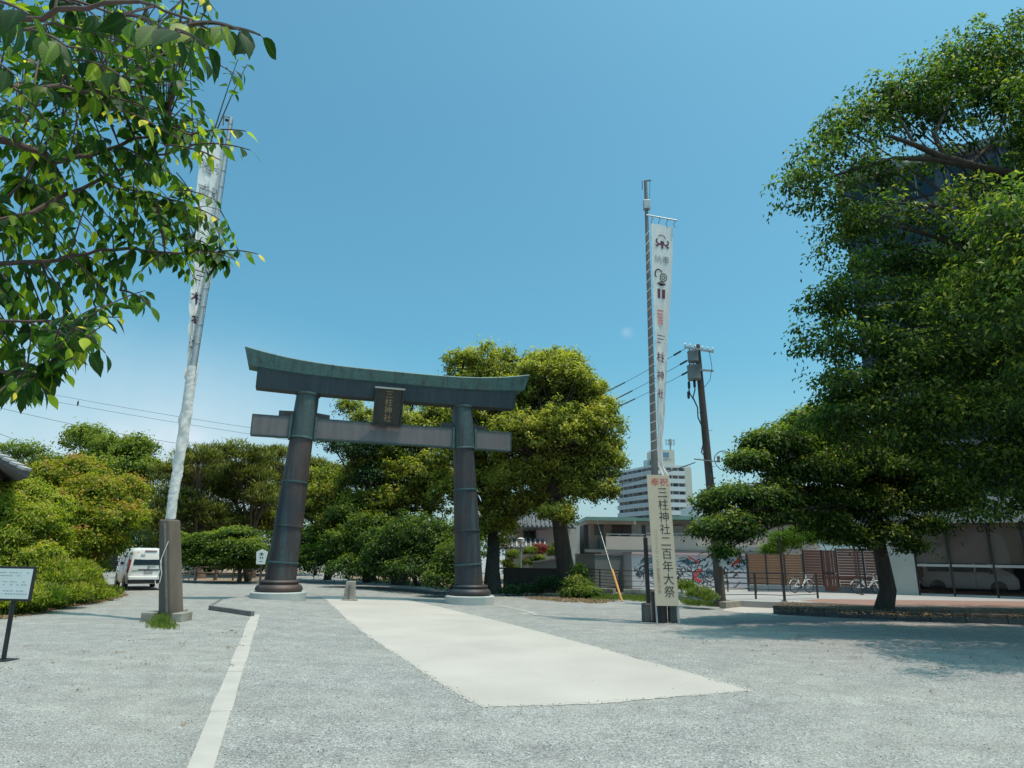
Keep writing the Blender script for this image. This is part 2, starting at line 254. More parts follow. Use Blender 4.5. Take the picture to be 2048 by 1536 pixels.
# ------------------------------------------------------------------ mesh helpers
class MB:
    def __init__(s): s.v = []; s.f = []; s.fm = []; s.mi = 0
    def add(s, vs, fs):
        o = len(s.v); s.v += [tuple(v) for v in vs]; s.f += [tuple(i+o for i in f) for f in fs]; s.fm += [s.mi]*len(fs); return s
    def box(s, c, size, rz=0.0, mat=None):
        hx, hy, hz = size[0]/2, size[1]/2, size[2]/2
        vs = [Vector((x*hx, y*hy, z*hz)) for z in (-1, 1) for y in (-1, 1) for x in (-1, 1)]
        R = mat if mat is not None else Matrix.Rotation(rz, 3, 'Z')
        vs = [R @ v + Vector(c) for v in vs]
        return s.add(vs, [(0, 2, 3, 1), (4, 5, 7, 6), (0, 1, 5, 4), (2, 6, 7, 3), (0, 4, 6, 2), (1, 3, 7, 5)])
    def beam(s, a, b, wd, ht):                                      # box from a to b
        a = Vector(a); b = Vector(b); d = (b-a); L = d.length; d.normalize()
        up = Vector((0, 0, 1)) if abs(d.z) < 0.95 else Vector((0, 1, 0))
        x = d.cross(up).normalized(); z = x.cross(d)
        return s.box((a+b)/2, (wd, L, ht), mat=Matrix((x, d, z)).transposed())
    def prism(s, poly, z0, z1):
        n = len(poly)
        a = sum(poly[i][0]*poly[(i+1) % n][1]-poly[(i+1) % n][0]*poly[i][1] for i in range(n))
        if a < 0: poly = poly[::-1]
        g0 = z0 if callable(z0) else (lambda x, y: z0); g1 = z1 if callable(z1) else (lambda x, y: z1)
        vs = [(x, y, g0(x, y)) for x, y in poly]+[(x, y, g1(x, y)) for x, y in poly]
        return s.add(vs, [tuple(range(n-1, -1, -1)), tuple(range(n, 2*n))]+[(i, (i+1) % n, n+(i+1) % n, n+i) for i in range(n)])
    def tube(s, pts, rad, n=8, cap=True, squash=1.0):
        pts = [Vector(p) for p in pts]
        if not hasattr(rad, '__len__'): rad = [rad]*len(pts)
        vs = []; ref = None
        for i, p in enumerate(pts):
            d = (pts[min(i+1, len(pts)-1)]-pts[max(i-1, 0)])
            d = d.normalized() if d.length > 1e-9 else Vector((0, 0, 1))
            if ref is None: ref = Vector((1, 0, 0)) if abs(d.x) < 0.8 else Vector((0, 1, 0))
            x = (ref - d*ref.dot(d)); x = x.normalized() if x.length > 1e-6 else d.orthogonal().normalized()
            ref = x; y = d.cross(x)
            for k in range(n):
                a = 2*math.pi*k/n; vs.append(p+(x*math.cos(a)+y*math.sin(a)*squash)*rad[i])
        fs = [(i*n+k, i*n+(k+1) % n, (i+1)*n+(k+1) % n, (i+1)*n+k) for i in range(len(pts)-1) for k in range(n)]
        if cap: fs += [tuple(range(n-1, -1, -1)), tuple((len(pts)-1)*n+k for k in range(n))]
        return s.add(vs, fs)
    def lathe(s, prof, c=(0, 0, 0), n=32, cap=True):                # prof: (r, z)
        vs = [(c[0]+r*math.cos(2*math.pi*k/n), c[1]+r*math.sin(2*math.pi*k/n), c[2]+z) for r, z in prof for k in range(n)]
        fs = [(i*n+k, i*n+(k+1) % n, (i+1)*n+(k+1) % n, (i+1)*n+k) for i in range(len(prof)-1) for k in range(n)]
        if cap: fs += [tuple(range(n-1, -1, -1)), tuple((len(prof)-1)*n+k for k in range(n))]
        return s.add(vs, fs)
    def loft(s, secs, closed=True, cap=True):
        n = len(secs[0]); vs = [p for q in secs for p in q]
        fs = [(i*n+k, i*n+(k+1) % n, (i+1)*n+(k+1) % n, (i+1)*n+k) for i in range(len(secs)-1) for k in range(n if closed else n-1)]
        if cap and closed: fs += [tuple(range(n-1, -1, -1)), tuple((len(secs)-1)*n+k for k in range(n))]
        return s.add(vs, fs)
    def build(s, name, mat, parent=None, smooth=False, bevel=0.0, loc=None, rz=0.0):
        me = bpy.data.meshes.new(name); me.from_pydata(s.v, [], s.f)
        for mm in (mat if isinstance(mat, list) else [mat]): me.materials.append(mm)
        if isinstance(mat, list): me.polygons.foreach_set('material_index', s.fm)
        if smooth: me.polygons.foreach_set('use_smooth', [True]*len(me.polygons))
        me.update()
        o = bpy.data.objects.new(name, me); C.objects.link(o)
        if parent is not None: o.parent = parent
        if loc is not None: o.location = loc
        if rz: o.rotation_euler.z = rz
        if smooth and bevel == 0:
            try: me.set_sharp_from_angle(angle=math.radians(40))
            except Exception: pass
        if bevel:
            b = o.modifiers.new('bevel', 'BEVEL'); b.width = bevel; b.segments = 2; b.limit_method = 'ANGLE'
        return o
def box1(name, c, size, mat, parent=None, rz=0.0, bevel=0.0):
    return MB().box((0, 0, 0), size).build(name, mat, parent, bevel=bevel, loc=c, rz=rz)
def empty(name, loc, rz=0.0, parent=None):
    o = bpy.data.objects.new(name, None); C.objects.link(o); o.location = loc; o.rotation_euler.z = rz; o.empty_display_size = 0.2
    if parent is not None: o.parent = parent
    return o
def tag(o, label=None, cat=None, group=None, kind=None):
    if label: o['label'] = label
    if cat: o['category'] = cat
    if group: o['group'] = group
    if kind: o['kind'] = kind
    return o
def dup(o, loc=None, rz=None, label=None, parent=None):
    kids = [c for c in C.objects if c.parent == o]
    r = o.copy(); C.objects.link(r)
    if parent is not None: r.parent = parent
    if loc is not None: r.location = loc
    if rz is not None: r.rotation_euler.z = rz
    if label: r['label'] = label
    for k in kids: dup(k, parent=r)
    return r
def np_mesh(name, V, F, mat, parent=None, tint=None, kind=None, smooth=False):
    me = bpy.data.meshes.new(name); nv, nf, k = len(V), len(F), F.shape[1]
    me.vertices.add(nv); me.vertices.foreach_set('co', np.ascontiguousarray(V, dtype=np.float32).ravel())
    me.loops.add(nf*k); me.loops.foreach_set('vertex_index', np.ascontiguousarray(F, dtype=np.int32).ravel())
    me.polygons.add(nf); me.polygons.foreach_set('loop_start', np.arange(0, nf*k, k, dtype=np.int32)); me.polygons.foreach_set('loop_total', np.full(nf, k, dtype=np.int32))
    if smooth: me.polygons.foreach_set('use_smooth', np.ones(nf, dtype=bool))
    me.update(calc_edges=True)
    if tint is not None:
        a = me.attributes.new('tint', 'FLOAT', 'FACE'); a.data.foreach_set('value', np.ascontiguousarray(tint, dtype=np.float32))
    me.materials.append(mat)
    o = bpy.data.objects.new(name, me); C.objects.link(o)
    if parent is not None: o.parent = parent
    if kind: o['kind'] = kind
    return o
def text_mesh(txt, size, vertical=False, gap=1.0, extrude=0.0):
    """Glyph outlines as a flat mesh: list of (verts, faces); vertical text stacks characters downward."""
    out = []
    for i, ch in enumerate(txt):
        V, F = [], []; cu = bpy.data.curves.new('t', 'FONT'); cu.body = ch; cu.size = size; cu.align_x = 'CENTER'; cu.align_y = 'CENTER'; cu.resolution_u = 3; cu.offset = 0.0
        o = bpy.data.objects.new('t', cu); C.objects.link(o); bpy.context.view_layer.update()
        me = bpy.data.meshes.new_from_object(o.evaluated_get(bpy.context.evaluated_depsgraph_get()))
        dx, dy = (0, -i*size*gap) if vertical else ((i-(len(txt)-1)/2)*size*gap, 0)
        k = len(V); V += [(v.co.x+dx, v.co.y+dy) for v in me.vertices]; F += [tuple(j+k for j in p.vertices) for p in me.polygons]
        bpy.data.objects.remove(o); bpy.data.curves.remove(cu); bpy.data.meshes.remove(me); out.append((V, F))
    return out
def lettering(name, VF, fn, mat, parent):
    """VF flat glyphs, fn(u,v)->3D point."""
    for vf in (VF if isinstance(VF, list) else [VF]): MB().add([fn(u, v) for u, v in vf[0]], vf[1]).build(name, mat, parent)
def unit(a): return a/np.maximum(np.linalg.norm(a, axis=1, keepdims=True), 1e-9)

# ------------------------------------------------------------------ plants
def leaf_quads(P, N, L, W, rng, T=None, bend=0.25):
    n = len(P)
    if T is None:
        T = rng.normal(size=(n, 3)); 
    T = unit(T - N*(T*N).sum(1, keepdims=True)); B = np.cross(N, T)
    L = L[:, None]; W = W[:, None]
    v0 = P; v1 = P+T*L*0.5+B*W*0.5+N*L*0.05; v2 = P+T*L-N*L*bend; v3 = P+T*L*0.5-B*W*0.5+N*L*0.05
    V = np.stack([v0, v1, v2, v3], 1).reshape(-1, 3); F = np.arange(4*n).reshape(n, 4)
    return V, F
def foliage(lobes, seed, clumps=60, per=60, cr=0.45, leaf=(0.10, 0.055), style='round', up=0.4, origin=Vector((0, 0, 0)), inner=0.18, tint0=0.0):
    """lobes (centre, rx, ry, rz, weight). Clumps of leaf-size faces through and over each lobe."""
    rng = np.random.default_rng(seed); Ps, Ns, Ls, Ts, Tn = [], [], [], [], []; cc = []
    tot = sum(l[1]*l[3] for l in lobes)
    for (c, rx, ry, rz) in lobes:
        n = max(4, int(clumps*len(lobes)*(rx*rz)/tot))
        d = unit(rng.normal(size=(n, 3))); d[:, 2] = np.where(d[:, 2] < -0.45, -d[:, 2]*0.6, d[:, 2]); d = unit(d)
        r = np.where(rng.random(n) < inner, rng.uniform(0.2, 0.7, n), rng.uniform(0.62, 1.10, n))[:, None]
        out_ = rng.random((n, 1)) < 0.07; r = np.where(out_, r*rng.uniform(1.08, 1.32, (n, 1)), r)
        ctr = np.array([c[0]-origin[0], c[1]-origin[1], c[2]-origin[2]])
        cen = ctr + d*r*np.array([rx, ry, rz]); cc.append((ctr, cen))
        for q in range(n):
            s = cr*rng.uniform(0.6, 1.4)*(0.7 if out_[q, 0] else 1); m = int(per*rng.uniform(0.6, 1.3))
            o = rng.normal(size=(m, 3)); o = np.where(rng.random((m, 1)) < .6, unit(o)*rng.random((m, 1))**(1/2.4), o*0.62)
            ct = rng.normal(0, 0.13)
            if style == 'round':
                p = cen[q]+o*s*np.array([1, 1, 0.75]); nn = unit(o*0.6+d[q]*0.35+np.array([0, 0, up])+rng.normal(size=(m, 3))*0.7); T = None
                tn = 0.50+0.28*o[:, 2]+0.15*d[q, 2]+ct+rng.normal(0, 0.12, m)  # higher leaves lighter, lower ones darker: light and shade painted into the tint
            elif style == 'layer':
                p = cen[q]+o*s*np.array([1.25, 1.25, 0.32]); p[:, 2] -= 0.25*s*(o[:, 0]**2+o[:, 1]**2)
                nn = unit(np.array([0, 0, 1.0])+d[q]*0.25+rng.normal(size=(m, 3))*0.5); T = o*1.0+np.array([0, 0, -0.35])+rng.normal(size=(m, 3))*0.4
                tn = 0.40+0.35*o[:, 2]+0.15*d[q, 2]+ct+rng.normal(0, 0.13, m)  # pale tops and dark undersides of layers, shading painted by tint
            elif style == 'spray':
                p = cen[q]+o*s*np.array([1.15, 1.15, 0.55]); p[:, 2] -= 0.35*s*(o[:, 0]**2+o[:, 1]**2)
                nn = unit(np.array([0, 0, 0.55])+d[q]*0.55+o*0.35+rng.normal(size=(m, 3))*0.75); T = d[q]*0.4+o*0.8+np.array([0, 0, -0.7])+rng.normal(size=(m, 3))*0.4
                tn = 0.44+0.26*o[:, 2]+0.18*d[q, 2]+ct+rng.normal(0, 0.13, m)  # sprays tinted lighter upward, painted shading
            elif style == 'needle':
                p = cen[q]+o*s*np.array([1.1, 1.1, 0.45]); T = o*0.6+np.array([0, 0, 1.0])+rng.normal(size=(m, 3))*0.35; nn = unit(rng.normal(size=(m, 3)))
                tn = 0.40+0.35*o[:, 2]+ct+rng.normal(0, 0.12, m)  # needle tufts tinted lighter upward, painted shading
            else:   # 'grass'
                p = cen[q]+o*s*np.array([1, 1, 0.3]); T = np.array([0, 0, 1.0])+rng.normal(size=(m, 3))*0.35; nn = unit(rng.normal(size=(m, 3)))
                tn = 0.5+ct+rng.normal(0, 0.2, m)
            Ps.append(p); Ns.append(nn); Tn.append(tn+tint0); Ts.append(T if T is not None else rng.normal(size=(m, 3)))
            Ls.append(leaf[0]*rng.uniform(0.7, 1.25, m))
    P = np.concatenate(Ps); N = np.concatenate(Ns); L = np.concatenate(Ls); T = np.concatenate(Ts); tn = np.clip(np.concatenate(Tn), 0, 1)
    V, F = leaf_quads(P, N, L, L*leaf[1]/leaf[0], rng, T)
    return V, F, tn, cc
def bez(a, b, bend, n=6):
    a = Vector(a); b = Vector(b); m = (a+b)/2+Vector(bend)
    return [a*(1-t)**2+m*2*t*(1-t)+b*t*t for t in [i/n for i in range(n+1)]]
def fuzz(lst, n, seed, s=0.45, dx=0.75, dz=0.75):
    rf = random.Random(seed); out = list(lst)
    for _ in range(n):
        q = rf.choice(lst); k = rf.uniform(s*.6, s*1.3)
        out.append((q[0]+q[3]*rf.uniform(-dx, dx)*1.3, q[1]+q[4]*rf.uniform(-dz, dz)*1.7, q[2]+rf.uniform(-.5, .5), q[3]*k, q[4]*k*1.2))
    return out
def px_lobes(lst):
    out = []
    for q in lst:
        x, y, Y, rx, rz = q[:5]; k = mpp(x, y, Y); dp = q[5] if len(q) > 5 else rx*0.85
        out.append((at(x, y, Y), rx*k, dp*k, rz*k))
    return out
def tree(name, label, cat, base, lobes, leafm, barkm, seed, trunk_r=0.3, fork=None, clumps=60, per=60, cr=0.45, leaf=(0.10, 0.055), style='round', group=None,
         twigs=0.35, trunk_name='trunk', crown='crown', up=0.4, inner=0.18, limbs=1.0, tint0=0.0, trunk_pts=None):
    base = Vector(base); root = empty(name, base); tag(root, label, cat, group)
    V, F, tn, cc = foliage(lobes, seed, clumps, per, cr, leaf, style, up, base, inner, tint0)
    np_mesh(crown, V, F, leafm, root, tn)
    rnd = random.Random(seed); mb = MB()
    cz = sum(l[0].z for l in lobes)/len(lobes); cx = sum(l[0].x for l in lobes)/len(lobes); cy = sum(l[0].y for l in lobes)/len(lobes)
    fk = Vector(fork)-base if fork is not None else Vector(((cx-base.x)*0.3, (cy-base.y)*0.3, (min(l[0].z for l in lobes)-base.z)*0.7))
    tp = trunk_pts if trunk_pts else [Vector((0, 0, -0.15)), Vector((0, 0, 0.12)), fk*0.35+Vector((rnd.uniform(-1, 1)*trunk_r*0.4, 0, 0)), fk*0.7+Vector((rnd.uniform(-1, 1)*trunk_r*0.5, 0, 0)), fk]
    if trunk_pts: tp = [Vector(p)-base for p in trunk_pts]; fk = tp[-1]
    nr = len(tp); rr = [trunk_r*1.35, trunk_r*1.12]+[trunk_r*(1-0.35*i/(nr-2)) for i in range(1, nr-1)]
    mb.tube(tp, rr, 12)
    for (ctr, cen), lb in zip(cc, lobes):
        c = Vector(ctr); d = (c-fk)
        pts = bez(fk-Vector((0, 0, trunk_r*0.5)), c, (rnd.uniform(-.1, .1)*d.length, rnd.uniform(-.1, .1)*d.length, 0.12*d.length), 7)
        r0 = trunk_r*0.62*min(1, 0.35+0.65*(lb[1]*lb[3])**0.5/2.5)
        r0 = max(r0, trunk_r*0.22)*limbs; mb.tube(pts, [r0*(1-0.72*i/7) for i in range(8)], 7)
        for q in range(len(cen)):
            if rnd.random() < twigs:
                k = rnd.randint(3, 7); e = Vector(cen[q]); mb.tube(bez(pts[k], e, (0, 0, 0.08*(e-pts[k]).length), 3), [r0*0.22, r0*0.17, r0*0.11, r0*0.05], 4, cap=False)
    o = mb.build(trunk_name, barkm, root, smooth=True)
    return root
def bush(name, label, cat, base, lobes, leafm, seed, **kw):
    return tree(name, label, cat, base, lobes, leafm, M['bark'], seed, trunk_name='stem', crown='foliage', **kw)
from mathutils import noise as mnoise
# ================================================================== THE GROUND
def sheet(name, poly, dz, mat, parent=None, kind='structure', jitter=0.0, step=0.4, seed=1):
    """flat sheet following the ground, cut at the ground's own folds"""
    pts = [Vector((p[0], p[1], 0)) for p in poly]
    if jitter:
        rnd = random.Random(seed); q = []
        for i, a in enumerate(pts):
            b = pts[(i+1) % len(pts)]; n = max(1, int((b-a).length/step)); nr = Vector((-(b-a).y, (b-a).x, 0)).normalized()
            for k in range(n): q.append(a+(b-a)*(k/n)+nr*rnd.uniform(-jitter, jitter))
        pts = q
    bm = bmesh.new(); bm.faces.new([bm.verts.new(p) for p in pts])
    bmesh.ops.triangulate(bm, faces=bm.faces[:])
    for i in range(29):
        x = -8+i*0.25
        bmesh.ops.bisect_plane(bm, geom=bm.verts[:]+bm.edges[:]+bm.faces[:], plane_co=(x, 0, 0), plane_no=(1, 0, 0))
    for v in bm.verts: v.co.z = terr(v.co.x)+dz
    bmesh.ops.recalc_face_normals(bm, faces=bm.faces[:])
    me = bpy.data.meshes.new(name); bm.to_mesh(me); bm.free(); me.materials.append(mat)
    for p in me.polygons:
        if p.normal.z < 0: me.flip_normals(); break
    o = bpy.data.objects.new(name, me); C.objects.link(o)
    if parent is not None: o.parent = parent
    if kind: o['kind'] = kind
    return o
mb = MB(); xs = [-1600, -60, -20]+[-8+i*0.25 for i in range(29)]+[20, 60, 1600]; ys = [-300, -20, 0, 20, 60, 200, 2200]
mb.add([(x, y, terr(x)) for y in ys for x in xs], [(j*len(xs)+i, j*len(xs)+i+1, (j+1)*len(xs)+i+1, (j+1)*len(xs)+i) for j in range(len(ys)-1) for i in range(len(xs)-1)])
g = mb.build('ground', M['ground']); g['kind'] = 'structure'
g2 = lambda x, y: (gp(x, y).x, gp(x, y).y)
# the left-hand road beyond the kerb strip
kb = [g2(401, 1536), g2(449, 1400), g2(488, 1290), g2(511, 1230)]
kd = Vector((kb[1][0]-kb[0][0], kb[1][1]-kb[0][1])).normalized()
near = (kb[0][0]-kd.x*9, kb[0][1]-kd.y*9)
sheet('road', [near]+kb+[g2(424, 1220), g2(445, 1206), g2(500, 1198), g2(520, 1180), g2(560, 1168), g2(500, 1161), g2(390, 1158), g2(250, 1160), (-60, 60), (-60, -8)], 0.004, M['road'])
sheet('path', [g2(640, 1194)]+[g2(*p) for p in [(651, 1199), (690, 1236), (730, 1268), (775, 1298), (820, 1326), (862, 1355), (905, 1382), (962, 1415)]]+[g2(1105, 1411), g2(1200, 1408), g2(1380, 1392), g2(1505, 1382)]
      + [g2(1400, 1352), g2(1200, 1296), g2(1000, 1243), g2(880, 1214), g2(800, 1197)], 0.006, M['concrete'], jitter=0.028, step=0.13)
# the drive going on under the trees, and bare earth at its sides
sheet('grove_path', [g2(600, 1182), g2(640, 1193), g2(800, 1196), g2(900, 1192), g2(860, 1176), g2(760, 1166), g2(690, 1158), g2(620, 1150), g2(598, 1150)], 0.005, M['road'])
sheet('earth', [g2(366, 1158), g2(430, 1163), g2(515, 1165), g2(545, 1158), g2(540, 1147), (-14, 75), (-38, 75), g2(366, 1150)], 0.008, M['dirt'], jitter=0.15, step=0.8).name = 'grove_earth'
sheet('earth', [g2(690, 1156), g2(780, 1166), g2(880, 1178), g2(1000, 1186), g2(1100, 1193), g2(1140, 1197), g2(1190, 1196), g2(1240, 1193), g2(1290, 1192), (12, 62), (-16, 75)], 0.008, M['dirt'], jitter=0.12, step=0.6)
sheet('earth', [g2(-60, 1240), g2(0, 1237), g2(60, 1229), g2(130, 1214), g2(200, 1204), g2(250, 1190), g2(238, 1178), g2(210, 1164), (-40, 60), (-50, 20)], 0.012, M['dirt'], jitter=0.12, step=0.5).name = 'verge_earth'
# kerb strip: long pale stones set flush, each a piece
ks = empty('kerb_strip', (0, 0, 0)); ks['kind'] = 'structure'
L0 = Vector((kb[0][0], kb[0][1])); L1 = Vector((kb[3][0], kb[3][1])); D = (L1-L0).normalized(); Nn = Vector((-D.y, D.x)); tot = (L1-L0).length; s = -8.0; i = 0
rk = random.Random(4)
while s < tot:
    e = min(tot, s+rk.choice([0.9, 1.8, 2.4])-0.012); hw = 0.115+0.012*(i % 3 == 1)
    t0 = L0+D*s; t1 = L0+D*e
    z = 0.013+rk.uniform(-.003, .004)
    MB().prism([tuple(t0+Nn*hw), tuple(t1+Nn*hw), tuple(t1-Nn*hw), tuple(t0-Nn*hw)], lambda x, y: terr(x)-0.1, lambda x, y, z=z: terr(x)+z).build('kerb_stone', M['kerb'], ks, bevel=0.006)
    s = e+0.012; i += 1
# raised island by the gate with its dark kerb stones
isl = [g2(424, 1220), g2(466, 1226), g2(509, 1233), g2(560, 1228), g2(600, 1210), g2(560, 1196), g2(500, 1196), g2(445, 1206)]
ia = Vector(isl[0]); ib = Vector(isl[2])
o = MB().prism(isl, -0.1, lambda x, y: terr(x)+0.002+0.115*max(0.0, 1-max(0.0, (x-ia.x-0.3)/1.3))).build('raised_island', M['ground']); o['kind'] = 'structure'
kr = empty('island_kerb', (ia.x, ia.y, 0)); kr['kind'] = 'structure'
pp = [Vector(isl[7]), Vector(isl[0]), Vector(isl[1]), Vector(isl[2])]
for a, b, n in ((pp[0], pp[1], 2), (pp[1], pp[2], 2), (pp[2], pp[3], 2)):
    for k in range(n):
        p = a+(b-a)*(k/n); q = a+(b-a)*((k+1)/n-0.01); d = (q-p).normalized(); nn = Vector((-d.y, d.x))*0.07
        if nn.y > 0: nn = -nn
        zt = 0.135
        MB().prism([tuple(p), tuple(q), tuple(q+nn*1.6), tuple(p+nn*1.6)], -0.1, zt).build('kerb_stone', M['kerbdark'], kr, bevel=0.01, loc=(-ia.x, -ia.y, 0))
# thin flush edging curving away on the right of the gate
ed = [gp(x, y) for x, y in [(975, 1206), (1000, 1211), (1030, 1217), (1060, 1224), (1074, 1230)]]
def strip(name, pts, wd, dz, mat):
    L = []; R = []
    for i, p in enumerate(pts):
        d = (pts[min(i+1, len(pts)-1)]-pts[max(0, i-1)]); n = Vector((-d.y, d.x, 0)).normalized()*wd/2
        L.append(((p+n).x, (p+n).y)); R.append(((p-n).x, (p-n).y))
    return sheet(name, L+R[::-1], dz, mat)
strip('edging', ed, 0.14, 0.006, M['kerb'])
strip('edging', [gp(x, y) for x, y in [(1046, 1229), (1110, 1241), (1180, 1252), (1235, 1258)]], 0.06, 0.005, M['kerb'])
strip('edging', [gp(x, y) for x, y in [(1044, 1229), (1072, 1224)]], 0.16, 0.008, M['kerb'])
# raised pavement on the right, behind its retaining walls
PZ = 0.25
gq = lambda x, y: gp(x, y, PZ)
q2 = lambda x, y: (gq(x, y).x, gq(x, y).y)
plat = [q2(1165, 1170), q2(1300, 1178), q2(1400, 1188), q2(1440, 1200), q2(1545, 1204), q2(1640, 1206), q2(1790, 1214), q2(2060, 1218), q2(2500, 1226), (75, 30), (75, 62), (6, 62)]
o = MB().prism(plat, -0.6, terr(0)+PZ).build('pavement', M['pavement']); o['kind'] = 'structure'
sheet('red_pavement', [q2(1600, 1201), q2(1640, 1198), q2(1800, 1200), q2(2060, 1203), q2(2500, 1208), q2(2500, 1225), q2(2060, 1217), q2(1790, 1213), q2(1640, 1205)], PZ+0.004, M['redpave'])
PV = terr(0)+PZ
# planter bed with a dark stone front, and the pale slab beside it
wall_pts = [gp(1548, 1228), gp(1650, 1233), gp(1790, 1240), gp(1930, 1245), gp(2100, 1251), gp(2500, 1262)]
bed = [(p.x, p.y) for p in wall_pts]
back = [q2(2500, 1226.3), q2(2060, 1218.3), q2(1790, 1214.3), q2(1640, 1206.3), q2(1560, 1204.8)]
bw = empty('planter_wall', tuple(wall_pts[0])); tag(bw, 'low dark stone planter wall at the foot of the big shady tree', 'wall')
off = -wall_pts[0]
MB().prism([(p[0], p[1]) for p in bed]+back, -0.4, PV+0.02).build('soil', M['soil'], bw, loc=off)
for a, b in zip(wall_pts[:-1], wall_pts[1:]):
    n = max(2, int((b-a).length/1.2))
    for k in range(n):
        p = a+(b-a)*(k/n); q = a+(b-a)*((k+1)/n); d = (q-p); d.z = 0; d.normalize(); nn = Vector((d.y, -d.x, 0))*0.16; q = q-d*0.015
        MB().prism([(p.x, p.y), (q.x, q.y), (q.x+nn.x, q.y+nn.y), (p.x+nn.x, p.y+nn.y)], -0.35, PV-0.03).build('stone', M['darkstone'], bw, bevel=0.015, loc=off)
        MB().prism([(p.x-nn.x*.1, p.y-nn.y*.1), (q.x-nn.x*.1, q.y-nn.y*.1), (q.x+nn.x*1.15, q.y+nn.y*1.15), (p.x+nn.x*1.15, p.y+nn.y*1.15)], PV-0.027, PV+0.05).build('coping', M['weathered'], bw, bevel=0.01, loc=off)
a = gp(1456, 1222); b = gp(1546, 1228)
sheet('concrete_apron', [g2(1446, 1222), g2(1500, 1228), g2(1556, 1233), g2(1552, 1213), g2(1460, 1207)], 0.01, M['concrete'])
rw = empty('retaining_wall', tuple(gp(1440, 1214))); tag(rw, 'low weathered concrete kerb wall beside the foot of the utility pole', 'wall')
lp = [gp(1446, 1217), gp(1500, 1211), gp(1552, 1207)]
for a, b in zip(lp[:-1], lp[1:]):
    MB().beam(Vector((a.x, a.y, terr(0)+0.12)), Vector((b.x, b.y, terr(0)+0.12)), 0.3, 0.26).build('block', M['oldstone'], rw, bevel=0.015, loc=-rw.location)
sw = empty('canal_wall', tuple(gp(1165, 1186))); tag(sw, 'pale low stone wall under the black fence behind the grass', 'wall')
lp = [gp(1150, 1188), gp(1230, 1193), gp(1300, 1195), gp(1370, 1200), gp(1432, 1207)]
rs = random.Random(9)
for a, b in zip(lp[:-1], lp[1:]):
    n = max(2, int((b-a).length/0.8))
    for k in range(n):
        for j in range(2):
            p = a+(b-a)*((k+0.5*j)/n); q = a+(b-a)*(min(n, k+1+0.5*j)/n-0.006)
            z = terr(0)-0.02+j*0.2
            MB().beam(Vector((p.x, p.y, z+0.1)), Vector((q.x, q.y, z+0.1)), 0.3+rs.uniform(-.03, .03), 0.19).build('stone', M['oldstone'] if rs.random() < .6 else M['concretewall'], sw, bevel=0.015, loc=-sw.location)

# ================================================================== THE GATE (torii)
TA = Vector((gp(549, 1201).x, gp(549, 1201).y, 0)); tor = empty('torii_gate', TA, math.radians(18))
tag(tor, 'huge weathered bronze torii gate with green patina standing across the path', 'torii')
def pillar(x0, x1, zb):
    P = lambda z: Vector((x0+(x1-x0)*z/8.1, 0, z))
    R = lambda z: 0.585-0.175*z/8.1
    segs = [(0.50, 1.38, 0.012, M['bronzelow']), (1.38, 2.75, 0, M['bronze']), (2.75, 4.45, 0.010, M['bronze']), (4.45, 6.22, 0.0, M['bronze']), (6.22, 8.1, 0.035, M['patina'])]
    root = MB()
    for i, (a, b, e, m_) in enumerate(segs):
        n = 7; zz = [a+(b-a)*k/n for k in range(n+1)]
        rr = [R(z)+e for z in zz]
        o = MB().tube([P(z) for z in zz], rr, 40).build('pillar_segment', m_, tor, smooth=True)
        if i: MB().tube([P(a-0.03), P(a-0.02), P(a+0.035), P(a+0.045)], [R(a)+0.01, R(a)+0.045, R(a)+0.045, R(a)+e+0.002], 40).build('seam_ring', M['seam'] if i != 2 else M['bronze'], tor, smooth=True)
    MB().tube([P(7.98), P(8.0), P(8.09)], [R(8)+0.03, R(8)+0.09, R(8)+0.09], 40).build('collar', M['patina'], tor, smooth=True)
    MB().lathe([(0.60, 0.76), (0.70, 0.74), (0.735, 0.70), (0.735, 0.655), (0.69, 0.63), (0.70, 0.60), (0.80, 0.56), (0.86, 0.48), (0.87, 0.40), (0.84, 0.345), (0.80, 0.33)], (x0+0.02, 0, zb), 48).build('base_ring', M['bronzelow'], tor, smooth=True)
    MB().lathe([(1.02, -0.4), (1.02, 0.29), (0.985, 0.325), (0.1, 0.33)], (x0+0.02, 0, zb), 56, cap=False).build('plinth', M['plinth'], tor, smooth=True)
m, n, l, p = new_mat('plinth_stone'); M['plinth'] = m
_a = _noise(n, l, 60, 3); _b = _noise(n, l, 1.1, 5, stretch=(1, 1, 0.5)); 
_c = _ramp(n, l, _a, [(0.3, (0.38, 0.385, 0.36)), (0.7, (0.52, 0.52, 0.49))])
l.new(_mix(n, l, _ramp(n, l, _b, [(0.5, (0, 0, 0)), (0.68, (0.55, 0.55, 0.55))]), _c, (0.20, 0.30, 0.28)), p.inputs['Base Color']); p.inputs['Roughness'].default_value = 0.8
pillar(0.10, 0.52, 0.0); pillar(7.60, 7.02, -0.17)
XM = 3.77
def kas_top(x): s_ = abs((x-3.95)/6.0); return 9.20+0.50*s_**3.4
def kas_bot(x): s_ = abs((x-3.95)/6.0); return 8.76+0.24*s_**3.2
nseg = 36; x0, x1 = -1.86, 9.76
cuts = [x0+(x1-x0)*k/nseg for k in range(nseg+1)]
def kas_sec(x):
    s_ = (x-3.95)/5.9; ex = 0.20*max(-1, min(1, s_))**5
    t, b = kas_top(x), kas_bot(x)
    return [(x, -0.44, b), (x+ex, -0.63, t), (x+ex, -0.60, t+0.035), (x+ex, 0, t+0.16), (x+ex, 0.60, t+0.035), (x+ex, 0.63, t), (x, 0.44, b)]
bounds = [0, 3, 10, 18, 25, 32, 36]                               # sheet-metal panels with fine seams
